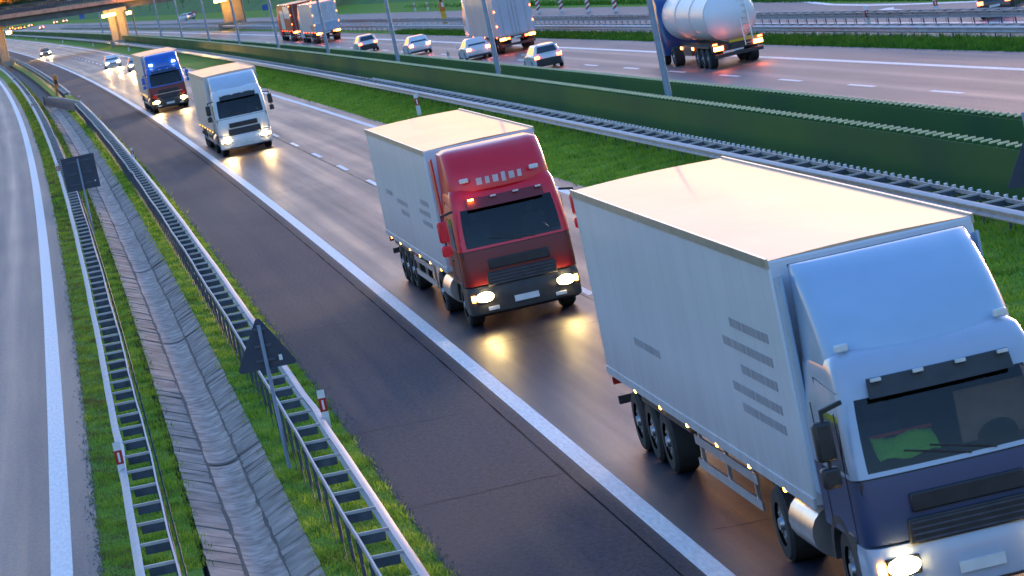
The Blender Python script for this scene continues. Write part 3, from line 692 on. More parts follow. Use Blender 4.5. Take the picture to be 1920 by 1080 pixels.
# ------------------------------------------------------------------ vehicles
def wheel(parent, x, y, r, w, name='wheel', dual=False):
    o = empty(name, (x, y, r)); o.parent = parent
    s = 1 if x > 0 else -1; prof = [(.58 * r, -w / 2), (.9 * r, -w / 2), (r, -w / 2 + .05), (r, w / 2 - .05), (.9 * r, w / 2), (.58 * r, w / 2)]
    rings = [[(q, rr * math.cos(a), rr * math.sin(a)) for rr, q in prof] for a in [2 * math.pi * i / 28 for i in range(28)]]
    mb = MB(); n = len(prof)
    for k in range(28):
        for i in range(n - 1):
            pass
    vs = [p for rg in rings for p in rg]; fs = [(k * n + i, ((k + 1) % 28) * n + i, ((k + 1) % 28) * n + i + 1, k * n + i + 1) for k in range(28) for i in range(n - 1)]
    mb.add(vs, fs).build('tyre', rubber, o, smooth=40)
    mb = MB(); mb.cyl((s * (w / 2 - .10), 0, 0), (s * (w / 2 - .04), 0, 0), .6 * r, .56 * r, 24); mb.cyl((s * (w / 2 - .06), 0, 0), (s * (w / 2 + .02), 0, 0), .2 * r, .16 * r, 16)
    for k in range(8): a = k * math.pi / 4; mb.cyl((s * (w / 2 - .05), .36 * r * math.cos(a), .36 * r * math.sin(a)), (s * (w / 2 - .02), .36 * r * math.cos(a), .36 * r * math.sin(a)), .05 * r, n=8)
    mb.build('rim', rimmat, o)
    return o
def ring(z, yf, yb, w, r=.16, nf=14, bulge=.05):
    """rounded rectangle seen from above: front edge (nf points), corner, side, corner, back ..."""
    pts = []
    for i in range(nf):
        q = -1 + 2 * i / (nf - 1); x = q * (w - r); pts.append((x, yf - bulge * q * q, z))
    for a in (72, 54, 36, 18): pts.append((w - r + r * math.cos(R(a)), yf - bulge - r + r * math.sin(R(a)), z))
    for i in range(7): pts.append((w, yf - bulge - r + (yb + .05 - (yf - bulge - r)) * i / 6, z))
    for i in range(6): pts.append((w - .05 - 2 * (w - .05) * i / 5, yb, z))
    for i in range(6, -1, -1): pts.append((-w, yf - bulge - r + (yb + .05 - (yf - bulge - r)) * i / 6, z))
    for a in (18, 36, 54, 72): pts.append((-w + r - r * math.cos(R(a)), yf - bulge - r + r * math.sin(R(a)), z))
    return pts
NF = 14; S0 = NF + 4; B0 = S0 + 7; L0 = B0 + 6; LE = L0 + 7; NR = LE + 4
def paint(name, c, c2=None, rough=.28, coat=.5, **k): return mat(name, c, c2 or tuple(v * .9 for v in c), scale=1.3, rough=rough, coat=coat, **k)

def beams(r, xs, y, z, power):
    for x in xs:
        ld = bpy.data.lights.new('headlight_beam', 'SPOT'); ld.energy = power; ld.color = (1., .60, .20); ld.spot_size = R(50); ld.spot_blend = .8; ld.shadow_soft_size = .09
        lo = bpy.data.objects.new('headlight_beam', ld); col.objects.link(lo); lo.parent = r; lo.location = (x, y, z); lo.rotation_euler = (R(90 - .6), 0, 0)
def truck(label, loc, rz, cabm, lowm, defm, boxm, roofm, bumpm, grillm=plastic_black, lamp=headlamp, H=3.95, BL=13.6, sign=None, stripes=None, deflect=True, high=False, roll=0., both=True, visor=None, nose_band=None, roof_lights=False, amber_vis=0, gap=.75, beam=0):
    r = empty('articulated_lorry', loc, rz); r.rotation_euler = (0, roll, rz); tag(r, label, 'lorry', 'lorries driving towards the camera')
    W = 1.24; cab_top = 3.0; yb = -2.2
    # cab: lower front panel, upper cab with openings, windscreen, side windows
    zs = [.98, 1.12, 1.35, 1.62, 1.74]
    yf = [-.02, -.0, -.02, -.05, -.07]
    MB().loft([ring(z, y, yb, W, .2) for z, y in zip(zs, yf)], cap0=True, cap1=False).build('front_panel', lowm, r, smooth=40)
    zu = [1.74, 1.80, 1.95, 2.2, 2.45, 2.62, 2.70, 2.9, 3.05, 3.14]; yu = [-.07, -.085, -.12, -.19, -.27, -.33, -.35, -.42, -.55, -.8]; wu = [W, W, W, W - .01, W - .03, W - .05, W - .06, W - .08, W - .12, W - .22]
    RU = [ring(z, y, yb, w, .18) for z, y, w in zip(zu, yu, wu)]
    wind = lambda k, i: 1 <= k <= 4 and (0 <= i < NF - 1)
    sidew = lambda k, i: 1 <= k <= 3 and (S0 <= i < S0 + 3 or L0 + 3 <= i < L0 + 6)
    MB().loft(RU, cap0=False, cap1=True, skip=lambda k, i: wind(k, i) or sidew(k, i)).build('cab', cabm, r, smooth=40)
    MB().loft(RU, False, False, skip=lambda k, i: not wind(k, i)).build('windscreen', glass_d, r, smooth=50)
    MB().loft(RU, False, False, skip=lambda k, i: not (sidew(k, i) and i < L0)).build('side_window', glass_d, r, smooth=0)
    MB().loft(RU, False, False, skip=lambda k, i: not (sidew(k, i) and i >= L0)).build('side_window', glass_d, r, smooth=0)
    it = MB(); w_ = W - .06                                # cabin lining behind the glass
    it.quad((-w_, -1.6, 1.5), (w_, -1.6, 1.5), (w_, -1.6, 2.8), (-w_, -1.6, 2.8)); it.quad((-w_, -.12, 1.55), (w_, -.12, 1.55), (w_, -1.6, 1.5), (-w_, -1.6, 1.5)); it.quad((-w_, -.5, 2.72), (w_, -.5, 2.72), (w_, -1.6, 2.8), (-w_, -1.6, 2.8))
    it.build('cabin_lining', cabin_dark, r, smooth=0)
    MB().prism([(-.14, 1.56), (-.14, 1.72), (-.5, 1.84), (-.62, 1.80), (-.62, 1.56)], -w_, w_).build('dashboard', plastic_black, r, bevel=.02)
    for s in (-1, 1): MB().box((s * .62, -1.2, 1.75), (.52, .14, .95), rot=Matrix.Rotation(R(-8), 3, 'X')).box((s * .62, -1.25, 2.35), (.28, .12, .24)).build('seat', chassis, r, bevel=.05)
    mb = MB(); mb.cyl((-.62, -.62, 1.84), (-.62, -.56, 1.80), .24, n=24); mb.build('steering_wheel', plastic_black, r)
    for s in (-1, 1):                                       # wipers
        MB().bar((s * .15 - .3, -.075, 1.80), (s * .15 + .45, -.125, 1.98), .02, .02).build('wiper', plastic_black, r)
    gp = [[ring(z, -.066 + .004, yb, W + .004, .2) for z in (1.733, 1.749)]]
    MB().loft(gp[0], False, False).build('panel_gap', plastic_black, r, smooth=0)
    # sun visor strip
    vm = visor or plastic_black
    rv = [[(x, y + .10, z) for x, y, z in ring(z, y, yb, w, .18)[1:NF - 1]] for z, y, w in ((2.62, -.28, W - .05), (2.84, -.36, W - .07))]
    vs = rv[0] + rv[1]; n = len(rv[0]); rb_ = [[(x, y - .03, z) for x, y, z in rr_] for rr_ in rv]
    mb = MB(); mb.loft([rv[0], rv[1], rb_[1], rb_[0], rv[0]], False, False, closed=False); mb.build('sun_visor', vm, r, smooth=40)
    for k in range(4): MB().box((-.75 + k * .5, -.20, 2.83), (.12, .05, .035)).build('marker_lamp', amber if k >= 4 - amber_vis else plate, r)
    # grille and bumper
    MB().box((0, .0, 1.40), (1.35, .07, .22)).build('upper_grille', grillm, r, bevel=.02)
    mb = MB(); mb.box((0, .015, 1.08), (1.55, .07, .30), taper=.97); mb.build('lower_grille', grillm, r, bevel=.02)
    mb = MB()
    for k in range(4): mb.box((0, .055, .97 + k * .07), (1.45, .012, .018))
    mb.build('grille_bars', steel_dark, r)
    MB().loft([ring(z, y, -.8, w, .22) for z, y, w in ((.30, -.08, W - .06), (.36, .02, W), (.62, .05, W + .01), (.86, .04, W + .01), (.95, 0, W))]).build('bumper', bumpm, r, smooth=40)
    for s in (-1, 1):
        hl = MB().box((s * .90, .01, .72), (.40, .12, .22)).build('headlight', plastic_black, r, bevel=.02)
        if both or s > 0: MB().loft([[(s * .90 + .19 * math.cos(a_), yy_, .73 + .105 * math.sin(a_)) for a_ in [2 * math.pi * i / 24 for i in range(24)]] for yy_ in (.05, .085)]).build('lamp_lens', lamp, hl)
        else: MB().cyl((s * .90, .05, .73), (s * .90, .085, .73), .105, n=20).build('lamp_lens', marker_w, hl)
        MB().box((s * 1.12, -.02, .72), (.12, .1, .14)).build('indicator', amber, r, bevel=.01)
        MB().box((s * .75, .05, .46), (.24, .04, .08)).build('fog_lamp', plate, r, bevel=.01)
        # mirrors
        m_ = MB(); m_.bar((s * (W - .05), -.25, 2.66), (s * (W + .22), -.12, 2.62), .05, .05); m_.bar((s * (W + .22), -.12, 2.64), (s * (W + .24), -.12, 1.9), .04, .04)
        mo = m_.build('mirror', plastic_black, r)
        MB().box((s * (W + .24), -.14, 2.28), (.22, .16, .46)).box((s * (W + .24), -.14, 1.86), (.22, .16, .24)).build('mirror_housing', cabm if high else plastic_black, mo, bevel=.04)
        # steps, wheel arch, door lines
        MB().box((s * (W - .05), -.80, .74), (.12, .34, .62)).build('step', chassis, r, bevel=.02)
        arch = [( -1.42 + .66 * math.cos(a), .55 + .62 * math.sin(a)) for a in [math.pi * i / 10 for i in range(11)]]; arch2 = [(-1.42 + .55 * math.cos(a), .55 + .52 * math.sin(a)) for a in [math.pi * (10 - i) / 10 for i in range(11)]]
        mb = MB(); mb.prism(arch + arch2, s * (W - .42), s * (W + .005)); mb.build('wheel_arch', chassis, r, smooth=40)
        d = MB()
        for yy in (-.52, -1.72): d.box((s * (W + .002), yy, 1.75), (.012, .014, 1.5))
        d.box((s * (W + .002), -1.12, .995), (.012, 1.2, .014)); d.build('door_gap', plastic_black, r)
        MB().box((s * (W + .012), -1.55, 1.5), (.03, .16, .05)).build('door_handle', plastic_black, r, bevel=.01)
        wheel(r, s * 1.03, -1.42, .5, .34); wheel(r, s * .98, -5.1, .5, .56)
        for yy in (-11.6, -12.9, -14.2): wheel(r, s * 1.02, yy - (BL - 13.6), .5, .4)
        MB().cyl((s * 1.0, -2.75, .72), (s * 1.0, -4.1, .72), .33, n=20).build('fuel_tank', alum, r)
        # side guards, trailer marker lamps
        g = MB()
        for z in (.55, .9): g.bar((s * 1.22, -6.3, z), (s * 1.22, -10.7, z), .03, .14)
        for yy in (-6.6, -8.5, -10.4): g.bar((s * 1.2, yy, .5), (s * 1.2, yy, 1.15), .06, .05)
        g.build('side_guard', alum, r)
        for k in range(6): MB().box((s * 1.285, -4.2 - k * 2.2, 1.09), (.02, .10, .05)).build('marker_lamp', amber, r)
        MB().prism([(-10.9, 1.05), (-15., 1.05), (-15., .95), (-10.9, .95)], s * .78, s * 1.24).build('mudguard', chassis, r)
    if beam: beams(r, (-.9, .9), .12, .73, beam)
    MB().box((0, .062, .56), (.54, .02, .13)).build('number_plate', plate, r)
    mb = MB()
    for s in (-1, 1): mb.box((s * .42, -8.2, .95), (.12, 13., .26)).box((s * .42, -3.4, .72), (.1, 4.4, .22))
    mb.box((0, -5.0, 1.05), (1.0, 1.0, .1)); mb.build('chassis', chassis, r)
    # deflector / sleeper roof
    lampm = marker_w if roof_lights else plate
    if deflect:
        rg = []
        top = H - .12
        for q in np.linspace(0, 1, 8):
            z = 2.98 + (top - 2.98) * q; y = -.62 - 1.15 * q ** 1.6 if not high else -.42 - .55 * q ** 2.2
            rg.append(ring(z, y, yb - .02, (W - .10) - .05 * q, .30, bulge=.16))
        if high: rg.append(ring(top + .06, -1.25, yb - .02, W - .3, .2, bulge=.1))
        MB().loft(rg).build('roof_deflector', defm, r, smooth=50)
        for s in (-1, 1): MB().prism([(yb + .1, 1.3), (yb - .42, 1.3), (yb - .42, H - .3), (yb + .1, H - .2)], s * (W - .045), s * (W - .005)).build('side_fairing', defm, r, smooth=0, bevel=.01)
        if high:
            for s in (-1, 1): MB().box((s * .78, -.47, 3.24), (.2, .06, .1)).build('roof_lamp', lampm, r, bevel=.02)
        else:
            for s in (-1, 1): MB().box((s * .95, -.78, 3.18), (.16, .08, .09)).build('roof_lamp', lampm, r, bevel=.02)
    if sign:                                                # block of pale letters-like bars too blurred to read
        mb = MB()
        for k in range(6): x_ = -.45 + k * .18; mb.box((x_, -.435 - .16 * (x_ / .85) ** 2, 3.17), (.12 if k % 2 else .09, .04, .15 if k != 2 else .20))
        mb.build('roof_lettering', sign, r)
    if nose_band: MB().box((0, .07, 1.245), (1.9, .03, .04)).build('chrome_strip', alum, r)
    # trailer
    y0 = yb - gap; y1 = y0 - BL; BW = 1.275; z0 = 1.12
    MB().box((0, (y0 + y1) / 2, (z0 + H - .06) / 2), (2 * BW, BL, H - .06 - z0)).build('trailer_body', boxm, r, bevel=.03)
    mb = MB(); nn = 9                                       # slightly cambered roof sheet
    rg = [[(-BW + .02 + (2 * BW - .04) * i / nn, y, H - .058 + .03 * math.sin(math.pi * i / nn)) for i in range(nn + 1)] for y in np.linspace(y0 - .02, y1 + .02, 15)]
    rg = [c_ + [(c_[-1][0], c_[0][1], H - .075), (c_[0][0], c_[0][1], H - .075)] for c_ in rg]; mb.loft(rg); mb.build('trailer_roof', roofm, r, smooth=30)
    for s in (-1, 1):
        mb = MB(); mb.bar((s * (BW + .004), y0, H - .09), (s * (BW + .004), y1, H - .09), .03, .12); mb.build('roof_rail', alum, r, smooth=0)
        mb = MB(); mb.bar((s * (BW + .004), y0, z0 + .04), (s * (BW + .004), y1, z0 + .04), .03, .13); mb.build('floor_rail', boxm if stripes else alum, r, smooth=0)
    if stripes:
        for dy, z, ln in stripes: MB().box((BW + .004, y0 - dy - ln / 2, z), (.006, ln, .12)).build('lettering_line', mat('lettering_grey', (.20, .23, .29), (.38, .41, .46), scale=9, detail=1, rough=.5, stretch=(.01, 1, .01)), r, smooth=0)
    MB().box((0, y1 + .02, .62), (2.4, .08, .14)).build('rear_bar', chassis, r)
    for s in (-1, 1): MB().box((s * 1.05, y1 - .02, .95), (.36, .05, .13)).build('tail_light', plastic_red, r)
    return r
def panel_lines(m, pitch=1.22):
    # fine panel joints every 1.22 m, rivet rows and road film thrown up along the foot of the panel
    nt = m.node_tree; b = nt.nodes['Principled BSDF']; L = nt.links.new; src = b.inputs['Base Color'].links[0].from_socket
    tc = nt.nodes.new('ShaderNodeTexCoord'); sp = nt.nodes.new('ShaderNodeSeparateXYZ'); L(tc.outputs['Object'], sp.inputs[0])
    def mth(op, a, c):
        x = nt.nodes.new('ShaderNodeMath'); x.operation = op
        for i_, v in enumerate((a, c)):
            if isinstance(v, (int, float)): x.inputs[i_].default_value = v
            else: L(v, x.inputs[i_])
        return x.outputs[0]
    fr = mth('ABSOLUTE', mth('SUBTRACT', mth('FRACT', mth('DIVIDE', sp.outputs[1], pitch), 0), .5), 0)
    ln = mth('LESS_THAN', fr, .007)
    n = nt.nodes.new('ShaderNodeTexNoise'); n.inputs['Scale'].default_value = 1.2; n.inputs['Detail'].default_value = 7; mp = nt.nodes.new('ShaderNodeMapping'); mp.inputs['Scale'].default_value = (1, 3.5, .35); L(tc.outputs['Object'], mp.inputs[0]); L(mp.outputs[0], n.inputs['Vector'])
    film = nt.nodes.new('ShaderNodeMapRange'); L(sp.outputs[2], film.inputs[0]); film.inputs[1].default_value = 2.1; film.inputs[2].default_value = 1.1; film.inputs[3].default_value = 0; film.inputs[4].default_value = 1
    f2 = mth('MULTIPLY', film.outputs[0], mth('MULTIPLY', n.outputs[0], .75))
    fac = mth('MAXIMUM', f2, mth('MULTIPLY', ln, .45))
    mx = nt.nodes.new('ShaderNodeMix'); mx.data_type = 'RGBA'; L(fac, mx.inputs[0]); L(src, mx.inputs[6]); mx.inputs[7].default_value = (.22, .21, .20, 1); L(mx.outputs[2], b.inputs['Base Color'])
    return m
white_box = mat('white_trailer_panel', (.66, .69, .74), (.60, .63, .68), scale=.9, rough=.42, coat=.2, stretch=(1, 1, .3))
cream_box = mat('cream_trailer_panel', (.60, .58, .53), (.52, .50, .46), scale=.7, rough=.45, coat=.15, stretch=(1, 1, .4))
panel_lines(white_box); panel_lines(cream_box)
roof_sunset = mat('trailer_roof_sunset', (.66, .46, .27), (.50, .35, .21), scale=.9, rough=.42, coat=.25, stretch=(1, .3, 1))  # white roofs with the sunset sky's reflection put into the base colour
panel_lines(roof_sunset, .78)
silver_blue = paint('silver_blue_paint', (.40, .47, .58)); navy = paint('navy_paint', (.02, .045, .13), coat=.15, rough=.4); sky_blue = paint('pale_blue_paint', (.36, .50, .66))
red_p = paint('red_paint', (.78, .010, .03), rough=.34, coat=.25); dark_red = paint('dark_red_paint', (.17, .004, .009), coat=.1, rough=.4); white_p = paint('white_paint', (.70, .71, .72)); blue_p = paint('blue_paint', (.015, .12, .52)); grey_p = paint('light_grey_paint', (.5, .55, .62))
def road_place(y, t, toward=True):
    return P(y, t), heading(y) + (math.pi if toward else 0)
loc, rz = road_place(38.4, 2.14)
near = truck('large silver blue lorry with a grey trailer, nearest, at the bottom right', loc, rz, silver_blue, navy, sky_blue, white_box, roof_sunset, silver_blue, H=4.2, gap=.25, BL=15.4, stripes=[(.9, 3.1, 2.4), (.9, 2.8, 3.1), (.9, 2.5, 2.2), (.9, 2.2, 3.0), (.9, 1.95, 2.6), (9.6, 2.0, 2.2)])
for o_ in []: pass
# things seen through the nearest windscreen
vest = empty('safety_vest', near.matrix_basis @ Vector((.52, -.30, 1.90)), rz); tag(vest, 'bright green safety vest with red edging behind the windscreen of the nearest lorry', 'vest')
hv = mat('vest_green', (.42, .95, .04), (.30, .80, .02), scale=30, rough=.7); rv_ = mat('vest_red_trim', (.6, .04, .03), rough=.7)
mb = MB(); rg = []
for i in range(9):
    q = i / 8; rg.append([(-.36 + .72 * q, .10 - .30 * k / 5 , .0 + .22 * k / 5 + .03 * math.sin(q * 9 + k)) for k in range(6)])
mb.loft(rg, False, False, closed=False); vo = mb.build('cloth', hv, vest); so = vo.modifiers.new('s', 'SOLIDIFY'); so.thickness = .02
mb = MB(); mb.bar((-.37, -.20, .235), (.37, -.20, .235), .03, .04); mb.build('edging', rv_, vest)
MB().box((-.62, -.62, 2.12), (.85, .04, .62)).build('tan_panel', mat('tan_patch', (.62, .36, .2), (.5, .28, .16), rough=.9), near)  # tan panel put in to make the orange patch in the glass
loc, rz = road_place(74.3, 2.04)
truck('red lorry with a pale cab roof and grey trailer, second from the front', loc, rz, red_p, dark_red, red_p, white_box, roof_sunset, chassis, high=True, sign=mat('pale_lettering', (.7, .6, .62), rough=.4), visor=dark_red, amber_vis=1, stripes=[(1.2, 2.6, 1.6), (1.2, 2.35, 2.2), (1.2, 2.1, 1.9), (6.2, 2.3, 2.4), (6.2, 2.05, 1.8), (9.5, 2.4, 1.5)])
loc, rz = road_place(162.6, 1.74)
truck('white lorry with black windscreen and both headlights lit, third from the front', loc, rz, white_p, white_p, grey_p, cream_box, roof_sunset, white_p, H=3.85, beam=32)
loc, rz = road_place(232, 1.56)
truck('blue and red lorry with a cream trailer behind the white lorry', loc, rz, blue_p, dark_red, blue_p, cream_box, roof_sunset, chassis, high=True, H=3.95, both=True, visor=navy, nose_band=True, roof_lights=True, beam=60)

def car(label, loc, rz, body, toward, estate=False, rear=None, L=4.35, lamp=headlamp, group=None, dark=False, tl=tail):
    r = empty('car', loc, rz); tag(r, label, 'car', group)
    def sec(y, w, zb, zt, rr=.12):
        pts = []; 
        for cx, cz, a0 in ((w - rr, zt - rr, 0), (-w + rr, zt - rr, 90), (-w + rr * .6, zb + rr * .6, 180), (w - rr * .6, zb + rr * .6, 270)):
            for k in range(4): a = R(a0 + 30 * k); q = rr if a0 < 180 else rr * .6; pts.append((cx + q * math.cos(a), y, cz + q * math.sin(a)))
        return pts
    back = -L
    prof = [(-.0, .62, .34, .56), (-.06, .78, .26, .68), (-.25, .86, .22, .76), (-.9, .89, .2, .86), (-1.25, .9, .2, .92), (-2.2, .9, .2, .95), (-3.2, .9, .2, .96), (back + .35, .88, .22, .95), (back + .08, .84, .28, .90), (back, .74, .36, .80)]
    MB().loft([sec(*p) for p in prof]).build('body', body, r, smooth=50)
    # greenhouse
    yb0, yb1 = (back + .12, back + .42) if estate else (back + .25, back + .95)
    lo = [(.80, -1.12), (.80, yb0), (-.80, yb0), (-.80, -1.12)]; hi = [(.60, -1.95), (.60, yb1), (-.60, yb1), (-.60, -1.95)]
    zl, zh = .92, 1.46
    def lerp(a, b, q): return tuple(u + (v - u) * q for u, v in zip(a, b))
    rg = []
    for q, z in ((0, zl), (.5, .5 * (zl + zh)), (.93, zh - .04)): rg.append([(*lerp(a, b, q), z) for a, b in zip(lo, hi)])
    rg.append([(x * .88, y - .1 if k in (0, 3) else y + .08, zh) for k, (x, y) in enumerate(hi)])
    MB().loft(rg, False, True).build('cabin', body, r, smooth=0, bevel=.05, seg=3)
    def pane(i, j, name, m_, u0=.1, u1=.9, v0=.1, v1=.86):
        a, b = (*lo[i], zl), (*lo[j], zl); c, d = (*hi[j], zh - .04), (*hi[i], zh - .04)
        B = lambda u, v: Vector(lerp(lerp(a, b, u), lerp(d, c, u), v)); q = [B(u0, v0), B(u1, v0), B(u1, v1), B(u0, v1)]
        n = (q[1] - q[0]).cross(q[2] - q[0]).normalized(); cen = Vector((0, (-1.2 + back) / 2, 1.1))
        if n.dot(q[0] - cen) < 0: n = -n
        q = [p + n * .012 for p in q]; MB().slab(q, .006).build(name, m_, r, smooth=0)
    pane(3, 0, 'windscreen', glass_car, .06, .94, .06, .9); pane(1, 2, 'rear_window', glass_car, .1, .9, .16, .88)
    for i, j in ((0, 1), (2, 3)):
        a, b = (.12, .5) if i == 0 else (.5, .88); pane(i, j, 'side_window', glass_car, a, b - .02 if i == 0 else b, .1, .84); a, b = (.52, .9) if i == 0 else (.1, .48); pane(i, j, 'side_window', glass_car, a, b, .1, .84)
    for s in (-1, 1):
        MB().box((s * .64, -.10, .64), (.30, .16, .15)).build('headlight', lamp if toward else plate, r, bevel=.03)
        MB().box((s * .66, back + .04, .78), (.28, .12, .17)).build('tail_light', tl, r, bevel=.03)
        MB().box((s * .98, -1.35, .98), (.18, .12, .13)).build('mirror', body, r, bevel=.03)
        for yy in (-.82, back + .82): wheel(r, s * .80, yy, .32, .2)
        d = MB(); d.box((s * .902, -2.15, .62), (.01, .012, .6)); d.box((s * .902, -3.1, .62), (.01, .012, .5)); d.build('door_gap', plastic_black, r)
    MB().box((0, .02, .42), (.5, .02, .11)).build('number_plate', plate, r); MB().box((0, back - .01, .58 if not rear else .62), (.5, .02, .11)).build('number_plate', plate, r)
    if toward and lamp is headlamp_far: beams(r, (-.64, .64), .03, .64, 480)
    MB().box((0, -.02, .52), (.9, .06, .12)).build('grille', plastic_black, r, bevel=.02)
    if dark: MB().box((0, back - .005, .50), (1.46, .07, .36)).build('rear_panel', plastic_black, r, bevel=.03)
    MB().box((0, back + .03, .30), (1.5, .1, .16)).build('rear_bumper', plastic_black, r, bevel=.03)
    return r
carw = paint('white_car_paint', (.72, .72, .72)); carb = paint('dark_car_paint', (.03, .035, .045)); cars = paint('silver_car_paint', (.42, .43, .45)); carr = paint('red_car_paint', (.35, .02, .02)); caro = paint('gold_car_paint', (.32, .26, .14))
GN = 'cars on the near carriageway'; GF_ = 'cars on the opposite carriageway'
loc, rz = road_place(565, 1.5); car('distant dark gold car with bright yellow headlights under the bridge', loc, rz, caro, True, lamp=headlamp_far, group=GN, estate=True)
loc, rz = road_place(388, 3.95); car('white car with both headlights lit left of the blue lorry', loc, rz, carw, True, lamp=headlamp_far, group=GN)
loc, rz = road_place(354, 5.0); car('car half hidden behind the blue lorry, one headlight showing', loc, rz, cars, True, lamp=headlamp_far, group=GN)
def far_place(y, t): q = P(y, t, ZF); return q, heading(y)
def far_car(label, y, t, *a, **k):
    l, z = far_place(y + k.get('L', 4.35), t); return car(label, l, z, *a, group=GF_, **k)
far_car('white roofed car with a black tailgate beside the far truck', 292, 21.7, carw, False, estate=True, dark=True)
far_car('white car with a dark rear window between the third and second lamp columns', 262, 22.3, carw, False, estate=False, tl=tail_hot)
far_car('white car with a yellowish bumper just left of the second lamp column', 232, 22.5, carw, False, estate=False, tl=tail_hot)
far_car('white roofed estate car with a black tailgate right of the second lamp column', 199.5, 22.0, carw, False, estate=True, dark=True)
for (px, py), lab, m_, es in (((21, 56), 'tiny red car at the far left edge under the bridge', carr, False), ((32, 56.5), 'second tiny red car under the bridge, right of the first', carr, True), ((43, 55), 'tiny dark car under the bridge deck', carb, True), ((57, 51), 'tiny car with bright tail lights under the bridge deck', cars, False), ((78, 55), 'tiny white car nearest the green screen under the bridge', carw, False), ((104, 45), 'tiny white car on the upper road left of the dark-backed one', carw, True), ((122, 42.5), 'tiny white car with a dark window, right of its neighbour under the bridge', carw, True)):
    p = at(px, py, ZF); car(lab, p, heading(p.y), m_, False, estate=es, tl=tail_hot, group='tiny cars seen under the bridge')
p = at(340, 40, ZF); p.z = ZF; car('white van on the hillside road between the lamp columns', p, heading(p.y) + .4, carw, True, estate=True, L=4.8, lamp=plate)

def rear_trailer(label, y, t, side, rear, roofm, H=4.0, L=13.6, lower=None, cabm=None, marks=(), name='box_lorry', lead=True):
    l, z = far_place(y, t); r = empty(name, l, z); tag(r, label, 'lorry', 'lorries on the opposite carriageway'); BW = 1.275
    MB().box((0, L / 2, (1.1 + H) / 2), (2 * BW, L, H - 1.1)).build('trailer_body', side, r, bevel=.03)
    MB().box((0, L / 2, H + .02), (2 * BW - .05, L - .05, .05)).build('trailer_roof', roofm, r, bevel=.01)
    for s in (-1, 1):
        MB().box((s * .63, -.025, (1.18 + H - .06) / 2), (1.22, .05, H - 1.3)).build('rear_door', rear, r, bevel=.01)
        mb = MB()
        for x in (.25, .85): mb.cyl((s * x, -.07, 1.2), (s * x, -.07, H - .1), .022, n=8)
        mb.build('lock_rod', alum, r)
        MB().box((s * 1.0, -.06, .98), (.42, .06, .16)).build('tail_light', tail_hot, r); MB().box((s * .62, -.06, .98), (.22, .06, .12)).build('tail_light', tail, r)
        for yy in (1.6, 2.9, 4.2): wheel(r, s * 1.02, yy, .5, .4)
        mb = MB()
        for zz in (.6, .92): mb.bar((s * 1.22, 5.6, zz), (s * 1.22, L - 3, zz), .03, .14)
        mb.build('side_guard', alum, r)
        for k in range(5): MB().box((s * 1.285, .8 + k * 2.9, 1.12), (.02, .14, .08)).build('marker_lamp', tail, r)
        for zz in (H - .15, 2.9, 1.9): MB().box((s * 1.24, -.03, zz), (.08, .05, .12)).build('marker_lamp', tail, r)
    if lower: MB().box((0, -.055, 1.55), (2.44, .03, .9)).build('lower_panel', lower, r); MB().box((0, -.06, 2.03), (2.44, .035, .08)).build('white_band', plastic_white, r)
    MB().box((0, .0, 1.06), (2.5, .14, .1)).box((0, .1, .55), (2.36, .1, .16)).build('rear_bar', chassis, r); MB().box((0, -.06, .98), (.5, .03, .13)).build('number_plate', plate, r)
    mb = MB()
    for s in (-1, 1): mb.box((s * .42, L / 2 + .4, .92), (.12, L, .26))
    mb.build('chassis', chassis, r)
    for y0_, y1_, z0_, z1_, m_ in marks: MB().box((-BW - .004, (y0_ + y1_) / 2, (z0_ + z1_) / 2), (.008, y1_ - y0_, z1_ - z0_)).build('side_panel', m_, r)
    if lead:
        yc = L + .75
        MB().loft([[(x, -y + yc - .0, z) for x, y, z in ring(zz, yf_, -2.2, w_, .18)][::-1] for zz, yf_, w_ in ((.5, 0, 1.22), (1.1, .02, 1.24), (1.74, -.05, 1.24), (2.7, -.35, 1.2), (3.1, -.6, 1.1), (3.75, -1.6, 1.05))]).build('cab', cabm or white_p, r, smooth=40)
        for s in (-1, 1): wheel(r, s * 1.02, L + 1.6, .5, .34); wheel(r, s * .98, L - 1.5, .5, .5)
    return r
lamp_pink = mat('curtain_lamp_pink', (.60, .52, .50), (.52, .45, .44), scale=.5, rough=.55); bluegrey = mat('blue_grey_door', (.50, .52, .60), (.44, .46, .54), scale=.6, rough=.45)  # glow of the red side lamps mixed into the trailer side's colour
rear_trailer('box trailer with pale pinkish side and blue grey rear doors on the opposite carriageway', 232.5, 25.3, lamp_pink, bluegrey, roof_sunset)
rear_trailer('far white lorry with a pale blue lower rear and high blue top', 347, 24.1, mat('white_curtain', (.66, .60, .58), rough=.5), mat('white_rear', (.60, .62, .68), rough=.45), blue_p, lower=mat('pale_blue_panel', (.34, .46, .62), rough=.4), marks=[(1, 4, 1.3, 1.9, mat('orange_stripe', (.6, .3, .2), rough=.5))])
rear_trailer('far dark red lorry ahead of the white one, partly hidden by it', 374, 24.4, mat('rust_red_curtain', (.50, .085, .035), rough=.5), mat('dark_rear', (.26, .05, .035), rough=.5), roof_sunset, cabm=red_p, marks=[(.5, 7, 2.5, 3.85, plastic_white), (8, 12, 1.3, 3.4, plastic_white)])

